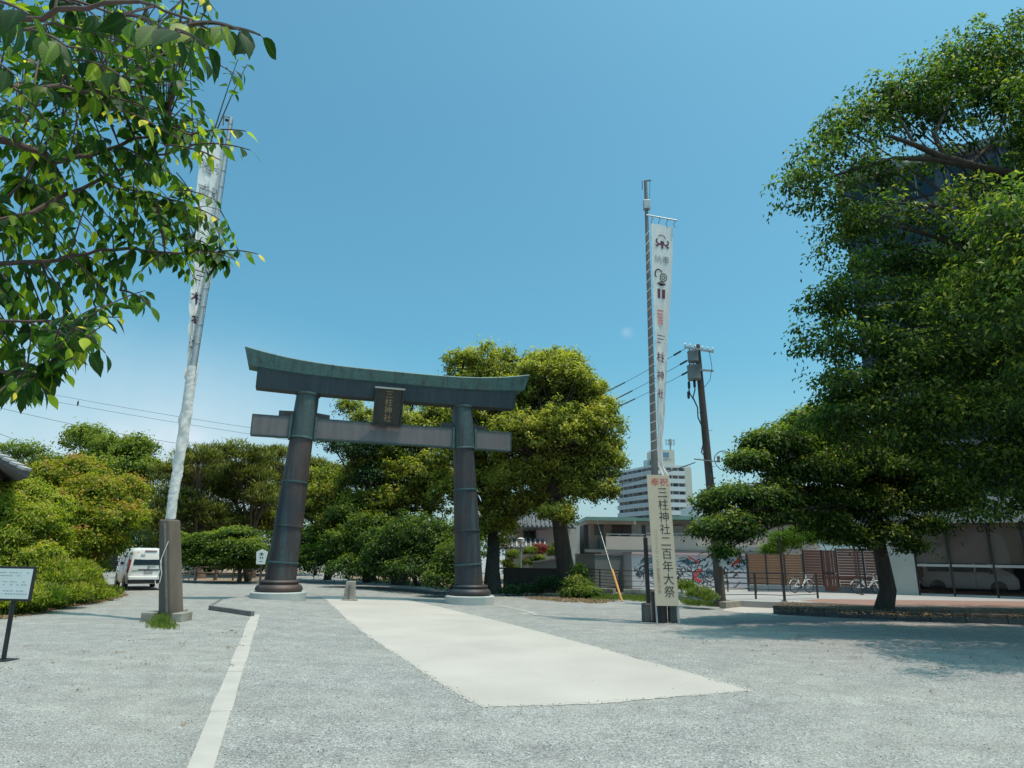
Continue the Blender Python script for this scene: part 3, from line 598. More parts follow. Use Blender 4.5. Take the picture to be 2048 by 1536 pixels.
for a, b in zip(bounds[:-1], bounds[1:]):
    MB().loft([kas_sec(cuts[k]) for k in range(a, b+1)]).build('lintel_panel', M['kasagi'], tor)
    if b < 36:
        x = cuts[b]; q = kas_sec(x)
        MB().loft([[(x-0.012, y*1.01, z+(0.004 if z > 9 else -0.004)) for (_, y, z) in q], [(x+0.012, y*1.01, z+(0.004 if z > 9 else -0.004)) for (_, y, z) in q]]).build('seam_strip', M['seam'], tor)
def shi_sec(x, ins=0.0):
    s_ = abs((x-3.95)/6.0); b = 8.055+0.09*s_**3; t = kas_bot(x)-0.003
    return [(x, -0.33, b), (x, -0.385, t), (x, 0.385, t), (x, 0.33, b)]
sx = [-1.50+(9.37+1.50)*k/24 for k in range(25)]
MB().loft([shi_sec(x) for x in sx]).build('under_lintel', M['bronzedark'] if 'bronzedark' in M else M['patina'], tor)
MB().loft([[(x, -0.40, kas_bot(x)-0.05), (x, -0.40, kas_bot(x)-0.004), (x, -0.38, kas_bot(x)-0.004), (x, -0.38, kas_bot(x)-0.05)] for x in sx]).build('seam_strip', M['seam'], tor)
MB().box((XM+0.10, 0, 6.635), (10.72, 0.40, 0.78)).build('tie_beam', M['nuki'] if 'nuki' in M else M['bronze'], tor, bevel=0.012)
for z in (6.235, 7.035):
    MB().box((XM+0.10, 0, z), (10.75, 0.44, 0.035)).build('beam_edge', M['seam'], tor)
for x in (-1.50, 9.24):
    MB().box((x, 0, 6.635), (0.03, 0.44, 0.76)).build('beam_edge', M['seam'], tor)
for xp, r in ((0.46, 0.47), (7.10, 0.47)):
    for sgn in (-1, 1):
        xa = xp+sgn*(r-0.06); xb = xp+sgn*(r+0.52)
        MB().loft([[(xa, -0.17, 7.055), (xa, -0.17, 7.29), (xa, 0.17, 7.29), (xa, 0.17, 7.055)], [(xb, -0.17, 7.055), (xb, -0.17, 7.225+0.05*(sgn < 0)), (xb, 0.17, 7.225+0.05*(sgn < 0)), (xb, 0.17, 7.055)]]).build('wedge', M['bronzelow'], tor)
for xp in (0.44, 7.12):                                            # collars where the beam enters the pillars
    for sgn in (-1, 1):
        MB().box((xp+sgn*0.49, 0, 6.63), (0.09, 0.56, 0.92)).build('beam_collar', M['seam'], tor, bevel=0.01)
# plaque, tilted forward at its top
pe = empty('plaque', (XM-0.02, -0.50, 7.70)); pe.parent = tor; pe.rotation_euler = (math.radians(14), 0, 0)
MB().box((0, 0, 0), (1.04, 0.10, 1.50)).build('panel', M['plaque'], pe, bevel=0.01)
for c, sz in (((0, -0.02, 0.775), (1.24, 0.22, 0.07)), ((0, -0.02, -0.77), (1.20, 0.18, 0.07)), ((-0.56, -0.02, 0), (0.08, 0.18, 1.5)), ((0.56, -0.02, 0), (0.08, 0.18, 1.5))):
    MB().box(c, sz).build('rim', M['plaque'] if c[2] < 0.7 else M['granite'], pe, bevel=0.008)
VF = text_mesh('三柱神社', 0.33, vertical=True, gap=1.0)
lettering('character', VF, lambda u, v: (u, -0.055, v+0.50), M['gold'], pe)
MB().box((0, 0.30, -0.35), (0.3, 0.55, 0.10)).build('bracket', M['bronzelow'], pe); MB().box((0, 0.22, 0.45), (0.3, 0.36, 0.10)).build('bracket', M['bronzelow'], pe)

# ================================================================== FLAGPOLES AND BANNERS
def banner_mesh(rows, Yf, folds, twist=0.0, nx=13, nrow=150, depth=0.10, seed=0, off=0.0, crease=0.04, turn=0.0):
    """rows: (y px, left px, right px) down the cloth at depth Yf(y); returns fn(s,t)->point, s across 0..1, t down 0..1"""
    rnd = random.Random(seed); ys_ = [r[0] for r in rows]
    def row(t):
        y = ys_[0]+(ys_[-1]-ys_[0])*t
        for i in range(len(rows)-1):
            if y <= rows[i+1][0]: break
        a, b = rows[i], rows[i+1]; k = (y-a[0])/(b[0]-a[0])
        return y, a[1]+(b[1]-a[1])*k, a[2]+(b[2]-a[2])*k
    ph = [rnd.uniform(0, 6.28) for _ in range(6)]
    def fn(s, t, lift=0.0):
        y, xl, xr = row(t); Y = Yf(y); A = at(xl, y, Y); B = at(xr, y, Y); wd = (B-A).length
        fold = max(0.0, 0.75-wd)                                   # gathered cloth: narrower = deeper folds
        am = depth*(0.25+1.1*fold)
        dz = am*(math.sin(2*math.pi*folds*s+ph[0]+4*t+twist*t)+0.5*math.sin(2*math.pi*folds*1.7*s+ph[1]-7*t+twist*1.3*t))*0.5
        dz += 0.012*math.sin(55*t+ph[2]+5*s)*(0.3+2*fold)
        dz += crease*fold*math.sin(2*math.pi*(1.3*s+t*9)+ph[4])+0.5*crease*fold*math.sin(2*math.pi*(2.1*s-t*13)+ph[5])
        wob = 0.012*math.sin(38*t+ph[3]+9*s)*fold
        p = A.lerp(B, s); p.y += dz-off-lift+turn*(s-.5)*min(1.0, wd/.5); p.x += wob
        return p
    return fn
def build_banner(fn, name, label, parent_loc, nx=16, nrow=170, group=None, mat=None):
    root = empty(name, parent_loc); tag(root, label, 'banner', group); off = Vector(parent_loc)
    vs = [fn(i/nx, j/nrow)-off for j in range(nrow+1) for i in range(nx+1)]
    fs = [(j*(nx+1)+i, j*(nx+1)+i+1, (j+1)*(nx+1)+i+1, (j+1)*(nx+1)+i) for j in range(nrow) for i in range(nx)]
    o = MB().add(vs, fs).build('cloth', mat or M['cloth'], root, smooth=True)
    return root
def on_banner(root, fn, name, VF, s0, t0, ds, dt, mat):
    """glyphs (u,v metres) laid on the cloth: u->s, v->t"""
    off = root.matrix_basis.translation
    for vf in (VF if isinstance(VF, list) else [VF]):
        vs = []
        for u, v in vf[0]:
            s_ = min(0.98, max(0.02, s0+u*ds)); t_ = min(0.999, max(0.0, t0-v*dt)); p = fn(s_, t_, 0.018); vs.append(p-off)
        MB().add(vs, vf[1]).build(name, mat, root)
# ---- left pole in its stone post
PY = gp(333, 1240).y
sb = gp(331, 1243); st = empty('stone_post', (sb.x, sb.y, 0)); tag(st, 'tall grey chamfered stone post holding the left flagpole, on a square stone footing', 'stone post')
tp_ = at(344, 1040, PY); hz = tp_.z
lx = tp_.x-sb.x
def octa(cx, cy, r, z, ch=0.42):
    a = r; c = r*ch; return [(cx-a, cy-c, z), (cx-c, cy-a, z), (cx+c, cy-a, z), (cx+a, cy-c, z), (cx+a, cy+c, z), (cx+c, cy+a, z), (cx-c, cy+a, z), (cx-a, cy+c, z)]
MB().loft([octa(0, 0.28, 0.275, 0.0), octa(lx*.1, 0.28, 0.27, 0.3), octa(lx, 0.28, 0.235, hz-0.03), octa(lx, 0.28, 0.21, hz)]).build('shaft', M['weathered'], st, bevel=0.012)
MB().beam((0.0, 0.005, 0.2), (lx, 0.03, hz-0.1), 0.05, 0.04).build('groove_strip', M['kerbdark'], st)
MB().box((-0.40, 0.1, 0.10), (0.30, 0.62, 0.26)).build('footing_block', M['oldstone'], st, bevel=0.02); MB().box((0.36, 0.1, 0.10), (0.26, 0.62, 0.24)).build('footing_block', M['oldstone'], st, bevel=0.02)
MB().box((0, 0.42, 0.13), (0.45, 0.55, 0.28)).build('footing_block', M['oldstone'], st, bevel=0.02)
ropep = [Vector((-0.34, 0.16, z)) for z in ()]
MB().tube([(-0.22, 0.02, 2.0), (-0.26, -0.02, 1.8), (-0.31, -0.07, 1.5), (-0.24, -0.06, 1.2), (-0.26, -0.06, 0.95), (-0.36, -0.05, 0.9), (-0.4, -0.03, 1.0), (-0.34, -0.04, 1.08), (-0.3, -0.04, 1.3), (-0.33, 0.0, 1.55)], 0.010, 6).build('rope', M['cloth'], st, smooth=True)
VF = text_mesh('献', 0.2, vertical=True)
lettering('character', VF, lambda u, v: (u+0.18, 0.008-0.02, v+hz-0.75), M['kerbdark'], st) if False else None
topL = at(455, 224, PY); pb = Vector((tp_.x, sb.y+0.28, 0.2))
fp = empty('flagpole', (pb.x, pb.y, hz)); tag(fp, 'tall grey metal flagpole rising from the stone post on the left', 'flagpole', 'flagpoles either side of the gate')
rel = topL-fp.location+Vector((0, 0.28, 0))
MB().tube([(0, 0, -1.0), (0, 0, 0), rel*0.5, rel], [0.10, 0.095, 0.075, 0.055], 14).build('pole', M['galv'], fp, smooth=True)
MB().beam(rel+Vector((0.02, 0, 0)), rel+Vector((-0.26, 0, 0.06)), 0.05, 0.04).build('top_arm', M['galv'], fp)
MB().beam(rel+Vector((-0.24, 0, 0.05)), rel+Vector((-0.22, 0, -0.30)), 0.03, 0.03).build('rope_guide', M['polegrey'], fp)
MB().lathe([(0.001, -0.02), (0.06, -0.02), (0.06, 0.02), (0.001, 0.02)], tuple(rel+Vector((-0.12, 0, -0.1))), 12).build('pulley', M['black'], fp)
for k in range(14):
    c = rel*(0.98-0.045*k); MB().lathe([(0.062+k*0.0022, -0.012), (0.075+k*0.0022, 0), (0.062+k*0.0022, 0.012)], tuple(c), 12, cap=False).build('ring', M['galv'], fp)
hal = [rel+Vector((0.09, -0.03, -0.1)), rel*0.6+Vector((0.13, -0.04, 0)), rel*0.3+Vector((0.12, -0.05, 0))]
MB().tube(hal, 0.008, 5).build('rope', M['black'], fp)
rowsL = [(292, 410, 449), (330, 411, 446), (400, 405, 441), (450, 402, 436), (500, 398, 431), (550, 394, 425), (600, 391, 416), (650, 388, 406), (700, 383, 397), (735, 379, 394), (762, 377, 392)]
fnL = banner_mesh(rowsL, lambda y: PY+0.26, 2.2, twist=9, depth=0.17, seed=3, off=0.16, crease=0.10, turn=0.45)
def pole_pt(y):
    f_ = (at(380, y, PY+.28).z-fp.location.z)/rel.z; return fp.location+rel*f_
bl = build_banner(fnL, 'banner', 'white cloth banner twisted round the left flagpole, half hidden by leaves', tuple(at(400, 650, PY)), group='festival banners on the flagpoles')
vs_ = []; nr_, na_ = 260, 30; off_ = bl.location
for j in range(nr_+1):
    y_ = 738+(1040-738)*j/nr_; c_ = pole_pt(y_); tt = j/nr_; R_ = 0.122+0.018*math.sin(math.pi*min(1, tt*1.6))
    for k in range(na_):
        a_ = 2*math.pi*k/na_; q_ = a_+2*math.pi*3.6*tt
        rr_ = R_+0.012*math.sin(3*a_+2*math.pi*tt*4.2+1.2*math.sin(19*tt))+0.010*math.sin(2*a_-23*tt+3*math.sin(7*tt))+0.030*abs(mnoise.noise(Vector((math.cos(a_)*1.6+tt*2.0, math.sin(a_)*1.6, tt*34+a_*1.2))))
        vs_.append(c_+Vector((math.cos(a_)*rr_, math.sin(a_)*rr_, 0))-off_)
MB().add(vs_, [(j*na_+k, j*na_+(k+1) % na_, (j+1)*na_+(k+1) % na_, (j+1)*na_+k) for j in range(nr_) for k in range(na_)]).build('wrapped_cloth', M['cloth'], bl, smooth=True)
t_of = lambda y, rows: (y-rows[0][0])/(rows[-1][0]-rows[0][0])
Hh = 1.0/((at(400, rowsL[0][0], PY).z-at(400, rowsL[-1][0], PY).z))
VF = text_mesh('祈年奉納', 0.5, vertical=True, gap=1.3)
on_banner(bl, fnL, 'character', text_mesh('奉献', 0.55, vertical=True, gap=1.5), 0.45, t_of(345, rowsL), 1.5, Hh, M['greyink'])
on_banner(bl, fnL, 'character', text_mesh('三柱神社', 0.42, vertical=True, gap=1.7), 0.5, t_of(560, rowsL), 1.9, Hh*1.0, M['maroon'])
# ---- right pole in its steel stand with the long signboard
ry = gp(1328, 1248); RY = ry.y
pr = empty('flagpole', (ry.x, ry.y+0.62, terr(0))); tag(pr, 'tall grey flagpole on the right, standing behind the cream signboard', 'flagpole', 'flagpoles either side of the gate')
topR = at(1291, 362, RY+0.62); relR = topR-pr.location
MB().tube([(0, 0, 0), relR*0.33, relR*0.66, relR], [0.13, 0.11, 0.085, 0.06], 14).build('pole', M['polegrey'], pr, smooth=True)
MB().box((0.0, 0, 0.45), (0.42, 0.42, 0.9)).build('stand', M['black'], pr, bevel=0.02)
MB().tube([(0, -0.27, 0), (0, -0.27, 0.95)], 0.14, 14).build('footing_pipe', M['black'], pr, smooth=True)
for sx_ in (-0.42, 0.40):
    MB().box((sx_, -0.05, 0.28), (0.24, 0.3, 0.56)).build('footing_block', M['darkstone'], pr, bevel=0.04)
for sx_ in (-0.36,):
    MB().beam((sx_+0.02, -0.1, 0), (sx_-0.0, -0.05, 2.55), 0.11, 0.14).build('stand_post', M['black'], pr)
MB().beam(relR+Vector((-0.03, 0, 0)), relR+Vector((0.2, 0, 0.03)), 0.05, 0.04).build('top_arm', M['polegrey'], pr)
MB().beam(relR+Vector((-0.13, 0, -0.35)), relR+Vector((-0.12, 0, 0.0)), 0.03, 0.03).build('rope_guide', M['polegrey'], pr)
MB().tube([relR+Vector((0.16, -0.02, 0)), relR+Vector((0.10, -0.03, -1.0))], 0.008, 5).build('rope', M['black'], pr)
MB().box(tuple(relR+Vector((0.0, -0.02, -1.0))), (0.24, 0.2, 0.35)).build('sliding_clamp', M['galv'], pr, bevel=0.01)
rowsR = [(453, 1300, 1347), (520, 1301, 1346), (600, 1304, 1342), (680, 1307, 1337), (760, 1310, 1333), (840, 1312, 1328), (900, 1313, 1324), (935, 1316, 1328), (948, 1320, 1338), (965, 1327, 1342), (1000, 1334, 1342)]
fnR = banner_mesh(rowsR, lambda y: RY+0.05, 1.6, twist=5, depth=0.12, seed=8, off=0.08, turn=0.35)
br_ = build_banner(fnR, 'banner', 'long narrow white festival banner hanging flat from the arm of the right flagpole', tuple(at(1322, 600, RY)), group='festival banners on the flagpoles')
HR = 1.0/(at(1320, rowsR[0][0], RY).z-at(1320, rowsR[-1][0], RY).z)
def glyph_poly(polys):
    V = []; F = []
    for p in polys:
        k = len(V); V += p; F.append(tuple(range(k, k+len(p))))
    return V, F
def arc_band(cx, cy, r, w_, a0, a1, n=14):
    V = []; F = []
    for i in range(n+1):
        a = a0+(a1-a0)*i/n; V += [(cx+(r-w_/2)*math.cos(a), cy+(r-w_/2)*math.sin(a)), (cx+(r+w_/2)*math.cos(a), cy+(r+w_/2)*math.sin(a))]
    F = [(2*i, 2*i+1, 2*i+3, 2*i+2) for i in range(n)]; return V, F
def merge(*vfs):
    V = []; F = []
    for v, f in vfs: k = len(V); V += v; F += [tuple(i+k for i in g_) for g_ in f]
    return V, F
# flower-like crest, wheel crest over two bars
crest1 = merge(arc_band(-.13, .02, .09, .055, 2.2, 6.6), arc_band(.13, .02, .09, .055, -3.4, 1.0), arc_band(-.02, .12, .14, .03, 0.2, 2.7), glyph_poly([[(-.27, -.12), (-.10, -.06), (-.05, -.02), (-.20, -.19)], [(.27, -.12), (.20, -.19), (.05, -.02), (.10, -.06)], [(-.03, -.2), (.03, -.2), (.06, .06), (-.06, .06)]]))
on_banner(br_, fnR, 'crest', crest1, 0.5, t_of(488, rowsR), 1.3, HR, M['maroon'])
on_banner(br_, fnR, 'character', text_mesh('納奉', 0.30, gap=0.95), 0.48, t_of(523, rowsR), 1.3, HR, M['greyink'])
crest2 = merge(arc_band(.08, .02, .13, .035, 0, 6.28, 22), arc_band(.08, .02, .06, .03, 0, 6.28, 14), arc_band(-.10, .10, .16, .045, 0.6, 4.0), glyph_poly([[(-.2, -.22), (0, -.10), (.2, -.22), (0, -.28)]]))
on_banner(br_, fnR, 'crest', crest2, 0.46, t_of(558, rowsR), 1.3, HR, M['ink'])
on_banner(br_, fnR, 'crest_bar', glyph_poly([[(-.15, -.16), (-.03, -.16), (-.03, .16), (-.15, .16)], [(.03, -.16), (.15, -.16), (.15, .16), (.03, .16)]]), 0.45, t_of(590, rowsR), 1.4, HR, M['maroon'])
on_banner(br_, fnR, 'seal', glyph_poly([[(-.12, .22-.11*k), (-.12, .15-.11*k), (.12+.02*(k % 2), .15-.11*k), (.12, .22-.11*k)] for k in range(5)]), 0.4, t_of(635, rowsR), 1.5, HR, M['pinkink'])
on_banner(br_, fnR, 'character', text_mesh('三柱神社', 0.36, vertical=True, gap=1.75), 0.45, t_of(682, rowsR), 2.0, HR*1.0, M['maroon'])
ar = empty('hanging_rod', tuple(at(1293, 430, RY+0.4))); tag(ar, 'thin horizontal rod with hooks carrying the top of the right banner', 'rod')
e1 = at(1354, 441, RY+0.05)-ar.location
MB().tube([(0, 0, 0), e1], 0.028, 8).build('rod', M['galv'], ar)
for k in range(4):
    px = 1303+k*15; hk = at(px, 434+k*2, RY+0.06)-ar.location; ht = at(px+2, 455, RY+0.05)-ar.location
    MB().tube([hk, hk+Vector((0.05, 0, -0.08)), hk+Vector((-0.03, 0, -0.15)), ht], 0.014, 6).build('hook', M['polegrey'], ar)
for k in range(24):                                                # ties along the pole
    y = 462+k*19; A = fnR(0.0, t_of(y, rowsR)); f_ = (A.z-pr.location.z)/relR.z; Bp = pr.location+relR*f_
    MB().tube([A-pr.location, (Bp-pr.location)+Vector((-0.13, -0.05, 0.02))], 0.013, 5).build('tie', M['cloth'], pr)
# signboard
sA, sB, sC, sD = at(1293, 950, RY-0.1), at(1338, 950, RY-0.1), at(1357, 1212, RY-0.1), at(1311, 1214, RY-0.1)
sbd = empty('signboard', (ry.x+0.05, RY-0.1, terr(0))); tag(sbd, 'tall narrow cream signboard with black Japanese characters before the right flagpole', 'signboard')
o_ = sbd.location; zt = sA.z-o_.z; zb = sC.z-o_.z; wl = 0.75; bxL = (sD.x+sA.x)/2-o_.x; bxR = (sC.x+sB.x)/2-o_.x
lean = (sA.x-sD.x)/(sA.z-sD.z)
bc = (bxL+bxR)/2; bw_ = bxR-bxL
def brd(u, v, y=-0.035):      # u from centre, v height
    return (bc+u+lean*(v-(zt+zb)/2), y, v)
MB().loft([[brd(-bw_/2, zb, -.03), brd(bw_/2, zb, -.03), brd(bw_/2, zb, .0), brd(-bw_/2, zb, .0)], [brd(-bw_/2, zt, -.03), brd(bw_/2, zt, -.03), brd(bw_/2, zt, .0), brd(-bw_/2, zt, .0)]]).build('board', M['board'], sbd, bevel=0.004)
for s_ in (-1, 1):
    MB().beam(brd(s_*bw_*0.47, zb+0.3, 0.03), brd(s_*bw_*0.47, 0.0, 0.03), 0.05, 0.05).build('leg', M['galv'], sbd)
VF = text_mesh('三柱神社二百年大祭', 0.33, vertical=True, gap=1.03)
HB = zt-zb; chars = 9
lettering('character', VF, lambda u, v: brd(u*1.02+0.10, zt-0.58+v*(HB-0.95)/(8*0.33*1.03)*0.995), M['ink'], sbd)
VF = text_mesh('奉祝', 0.27, gap=1.0); lettering('red_character', VF, lambda u, v: brd(u*1.05+0.03, zt-0.24+v), M['redink'], sbd)
VF = text_mesh('ハリウッドワールド美容専門学校', 0.115, vertical=True, gap=1.0)
lettering('small_character', VF, lambda u, v: brd(u-0.20, zt-1.75+v*(HB-2.15)/(14*0.115)), M['brownink'], sbd)

# stains, dry patches, drain cover and loose chips on the yard
def chips(name, n, region, size, mat, seed, label):
    rng = np.random.default_rng(seed); base = np.array([[1, 0, 0], [-.5, .8, 0], [-.5, -.8, 0], [0, 0, .9]]); tri = np.array([[0, 1, 3], [1, 2, 3], [2, 0, 3], [0, 2, 1]])
    x = rng.uniform(region[0], region[1], n); y = region[2]+(region[3]-region[2])*rng.random(n)**1.5
    pl_ = [g2(*q) for q in [(651, 1199), (730, 1268), (820, 1326), (905, 1382), (962, 1415), (1105, 1411), (1380, 1392), (1505, 1382), (1400, 1352), (1200, 1296), (1000, 1243), (800, 1197)]]
    ins = np.zeros(n, bool)
    for i in range(len(pl_)):
        (ax, ay), (bx, by) = pl_[i], pl_[i-1]; ins ^= ((ay > y) != (by > y)) & (x < (bx-ax)*(y-ay)/(by-ay+1e-9)+ax)
    keep = ~ins | (rng.random(n) < .04); x, y = x[keep], y[keep]; n = len(x)
    s_ = size*rng.uniform(.5, 1.5, n); a = rng.uniform(0, 6.28, n); z = np.array([terr(q) for q in x])+0.001
    V = np.zeros((n, 4, 3)); V[:, :, 0] = x[:, None]+s_[:, None]*(np.cos(a)[:, None]*base[:, 0]-np.sin(a)[:, None]*base[:, 1]); V[:, :, 1] = y[:, None]+s_[:, None]*(np.sin(a)[:, None]*base[:, 0]+np.cos(a)[:, None]*base[:, 1]); V[:, :, 2] = z[:, None]+s_[:, None]*base[:, 2]+0.004
    F = (np.arange(n)[:, None, None]*4+tri[None]).reshape(-1, 3)
    o = np_mesh(name, V.reshape(-1, 3), F, mat, None, None, 'stuff'); o['label'] = label; o['category'] = 'gravel'
chips('gravel', 9000, (-7, 9, 5, 16), 0.009, M['granite'], 5, 'pale loose stone chips scattered over the grey yard')
chips('gravel', 2500, (-9, 10, 5, 20), 0.009, M['kerbdark'], 6, 'dark loose stone chips scattered over the grey yard')

def edge_chips(pts, n, seed, label):
    rng = random.Random(seed); V = []; F = []
    for _ in range(n):
        i = rng.randrange(len(pts)-1); t = rng.random(); a, b = gp(*pts[i]), gp(*pts[i+1]); q = a.lerp(b, t); x = q.x+rng.gauss(0, .05); y = q.y+rng.gauss(0, .05); s = rng.uniform(.006, .018); z = terr(x)+.008; k = len(V)
        V += [(x+s, y, z), (x-.5*s, y+.8*s, z), (x-.5*s, y-.8*s, z), (x, y, z+.8*s)]; F += [(k, k+1, k+3), (k+1, k+2, k+3), (k+2, k, k+3)]
    o = np_mesh('gravel', np.array(V), np.array(F), M['granite' if seed % 2 else 'kerbdark'], None, None, 'stuff'); o['label'] = label; o['category'] = 'gravel'
edge_chips([(651, 1199), (690, 1236), (730, 1268), (775, 1298), (820, 1326), (862, 1355), (905, 1382), (962, 1415), (1105, 1411), (1380, 1392), (1505, 1382), (1400, 1352), (1200, 1296), (1000, 1243)], 1500, 3, 'pale grit spilled over the edges of the light path')
edge_chips([(651, 1199), (690, 1236), (730, 1268), (775, 1298), (820, 1326), (862, 1355), (905, 1382), (962, 1415), (1105, 1411), (1380, 1392), (1505, 1382), (1400, 1352), (1200, 1296), (1000, 1243)], 260, 4, 'dark grit spilled over the edges of the light path')
# ================================================================== UTILITY POLE AND WIRES
ub = gp(1443, 1213); UY = ub.y; up_ = empty('utility_pole', tuple(ub)); tag(up_, 'dark round utility pole with transformers and a coiled cable beside the concrete apron', 'utility pole')
ut = at(1394, 690, UY)-ub; U = lambda f: ut*f
zf = lambda y: (at(1400, y, UY).z-ub.z)/ut.z
MB().tube([U(-0.02), U(.3), U(.6), U(1)], [0.21, 0.19, 0.165, 0.13], 16).build('pole', M['woodpole'], up_, smooth=True)
def arm(y, x0, x1, dz=0.0):
    a = at(x0, y, UY-0.15)-ub; b = at(x1, y+dz, UY-0.15)-ub; MB().beam(a, b, 0.08, 0.08).build('crossarm', M['galv'], up_); return a, b
a1, b1 = arm(694, 1369, 1427, 10); a2, b2 = arm(738, 1376, 1427, 4)
for k in range(6):
    p = a1.lerp(b1, [0.02, 0.2, 0.38, 0.62, 0.8, 0.98][k])
    MB().lathe([(0.035, 0), (0.05, 0.05), (0.035, 0.07), (0.055, 0.11), (0.03, 0.16)], tuple(p+Vector((0, 0, 0.04))), 10).build('insulator', M['white'], up_, smooth=True)
M['transformer'] = simple('transformer_grey', (0.17, 0.19, 0.20), 0.5, 0.15, 2.0, 0.05)
def can(x, y, r, h):
    c = at(x, y, UY-0.35)-ub
    MB().lathe([(r*.85, -h/2), (r, -h/2+.04), (r, h/2-.06), (r*1.06, h/2-.03), (r*1.06, h/2), (r*.6, h/2+.05)], tuple(c), 18).build('transformer', M['transformer'], up_, smooth=True)
    for q in (-1, 0, 1):
        MB().lathe([(0.03, 0), (0.045, 0.05), (0.02, 0.14)], tuple(c+Vector((q*r*.6, 0, h/2))), 8).build('bushing', M['black'], up_)
    MB().beam(c+Vector((0, 0.1, 0)), c+Vector((0.35, 0.4, 0)), 0.07, 0.07).build('bracket', M['galv'], up_)
    return c
c1_ = can(1386, 714, 0.24, 0.50); c2_ = can(1388, 746, 0.29, 0.66)
for k, (pts) in enumerate([[(1379, 758), (1377, 775), (1380, 788), (1388, 800), (1395, 815), (1396, 835), (1405, 855), (1408, 880), (1403, 905), (1412, 915)],
                           [(1388, 762), (1390, 780), (1386, 795), (1395, 815)], [(1418, 700), (1424, 735), (1420, 760), (1408, 775)]]):
    pp_ = [at(x, y, UY-0.3)-ub for x, y in pts]; MB().tube(pp_, 0.028 if k < 2 else 0.012, 6).build('cable', M['black'], up_, smooth=True)
for (x, y) in ((1378, 770), (1389, 768), (1377, 790)):
    c = at(x, y, UY-0.3)-ub; MB().lathe([(0.02, -.18), (0.06, -.12), (0.06, .12), (0.02, .18)], tuple(c), 10).build('cable_joint', M['black'], up_, smooth=True)
cc_ = at(1448, 921, UY-0.12)-ub; MB().tube([cc_+Vector((0.42*math.cos(a), 0.05*math.sin(a*3), 0.42*math.sin(a))) for a in [i/28*2*math.pi*1.05 for i in range(29)]], 0.018, 6).build('cable_loop', M['black'], up_, smooth=True)
MB().beam(at(1388, 918, UY-.2)-ub, at(1440, 924, UY-.2)-ub, 0.05, 0.05).build('crossarm', M['galv'], up_)
MB().lathe([(0.05, -.14), (0.08, -.08), (0.05, 0), (0.08, .08), (0.05, .14)], tuple(at(1437, 918, UY-.25)-ub), 10).build('insulator', M['polegrey'], up_)
mbx = at(1445, 1118, UY-0.3)-ub
MB().box(tuple(mbx), (0.28, 0.22, 0.62)).build('meter_box', M['metalbox'], up_, bevel=0.02)
MB().box(tuple(mbx+Vector((0.05, -0.12, 0.1))), (0.10, 0.02, 0.22)).build('meter_window', M['black'], up_)
MB().tube([mbx+Vector((0, 0.06, 0.3)), mbx+Vector((-0.03, 0.1, 1.6))], 0.025, 8).build('conduit', M['metalbox'], up_)
MB().tube([U(0.012)+Vector((0, 0, -.1)), U(0.012)+Vector((0, 0, .1))], 0.3, 14).build('collar', M['weathered'], up_)
for k in range(9):
    f_ = 0.16+k*0.07; s_ = 1 if k % 2 else -1; p = U(f_); MB().beam(p, p+Vector((s_*0.3, -0.1, 0)), 0.02, 0.02).build('step_bolt', M['galv'], up_)
def wire(label, a, b, r, sag, group=None, n=16, sleeve=None):
    a = Vector(a); b = Vector(b); root = empty('power_line', a); tag(root, label, 'wire', group)
    P = lambda t: (b-a)*t-Vector((0, 0, sag*4*t*(1-t)))
    MB().tube([P(i/n) for i in range(n+1)], r, 5).build('strand', M['black'], root, smooth=True)
    if sleeve: MB().tube([P(sleeve[0]), P((sleeve[0]+sleeve[1])/2), P(sleeve[1])], r*3.0, 6).build('sleeve', M['black'], root)
    return root
far = lambda x, y: at(x, y, 62)
for k, (p0, p1, sl) in enumerate([((1371, 697), (1040, 850), (.12, .2)), ((1383, 716), (1060, 862), (.10, .17)), ((1386, 738), (1070, 868), (.12, .19))]):
    a = at(p0[0], p0[1], UY-0.15); b = at(p1[0], p1[1], 62)
    wire(['highest of the three power wires running left from the utility pole behind the camphor tree', 'middle one of the three power wires running left from the utility pole', 'lowest of the three power wires running left from the utility pole'][k], a, b, 0.012, 0.5, 'power wires from the utility pole')
    q = Vector(a).lerp(Vector(b), 0.0)
    root = C.objects['power_line' + ('' if k == 0 else '.%03d' % k)]
    # pale plastic covers near the pole and dark ones further off
    for f0, f1 in ((0.015, 0.035), (0.22, 0.50)):
        d = Vector(b)-Vector(a); P = lambda t: d*t-Vector((0, 0, 0.5*4*t*(1-t)))
        MB().tube([P(f0+(f1-f0)*i/5) for i in range(6)], 0.045 if f0 < .1 else 0.035, 6).build('sleeve', M['black'], root)
wire('thick dark cable from the utility pole down past the signboard to the left', at(1390, 925, UY-0.2), at(1150, 978, 55), 0.022, 0.35, 'cables at the utility pole')
wire('thin cable leaving the utility pole into the tree on the right', at(1444, 904, UY-0.2), at(1760, 935, 30), 0.014, 0.12, 'cables at the utility pole')
for k, (p0, p1, Y, lab) in enumerate([((-40, 760), (620, 872), 75, 'uppermost thin overhead wire crossing the sky behind the left banner'), ((-40, 775), (760, 905), 75, 'thin overhead wire just beneath the uppermost one left of the gate'),
                                      ((-40, 806), (480, 905), 60, 'thin overhead wire passing just above the tall tree on the left'), ((-40, 850), (200, 925), 55, 'lowest thin overhead wire ending behind the trees on the left'), ((500, 893), (800, 945), 80, 'thin overhead wire seen through the torii gate opening')]):
    wire(lab, at(*p0, Y), at(*p1, Y), 0.018, 0.35, 'distant overhead wires')
mk = at(156, 806, 74.5); o = MB().lathe([(0.02, -.35), (0.09, -.2), (0.09, .1), (0.02, .3)], (0, 0, 0), 8).build('wire_marker', M['black'], loc=mk); tag(o, 'tiny dark spacer clipped on the uppermost overhead wire at left', 'wire fitting')
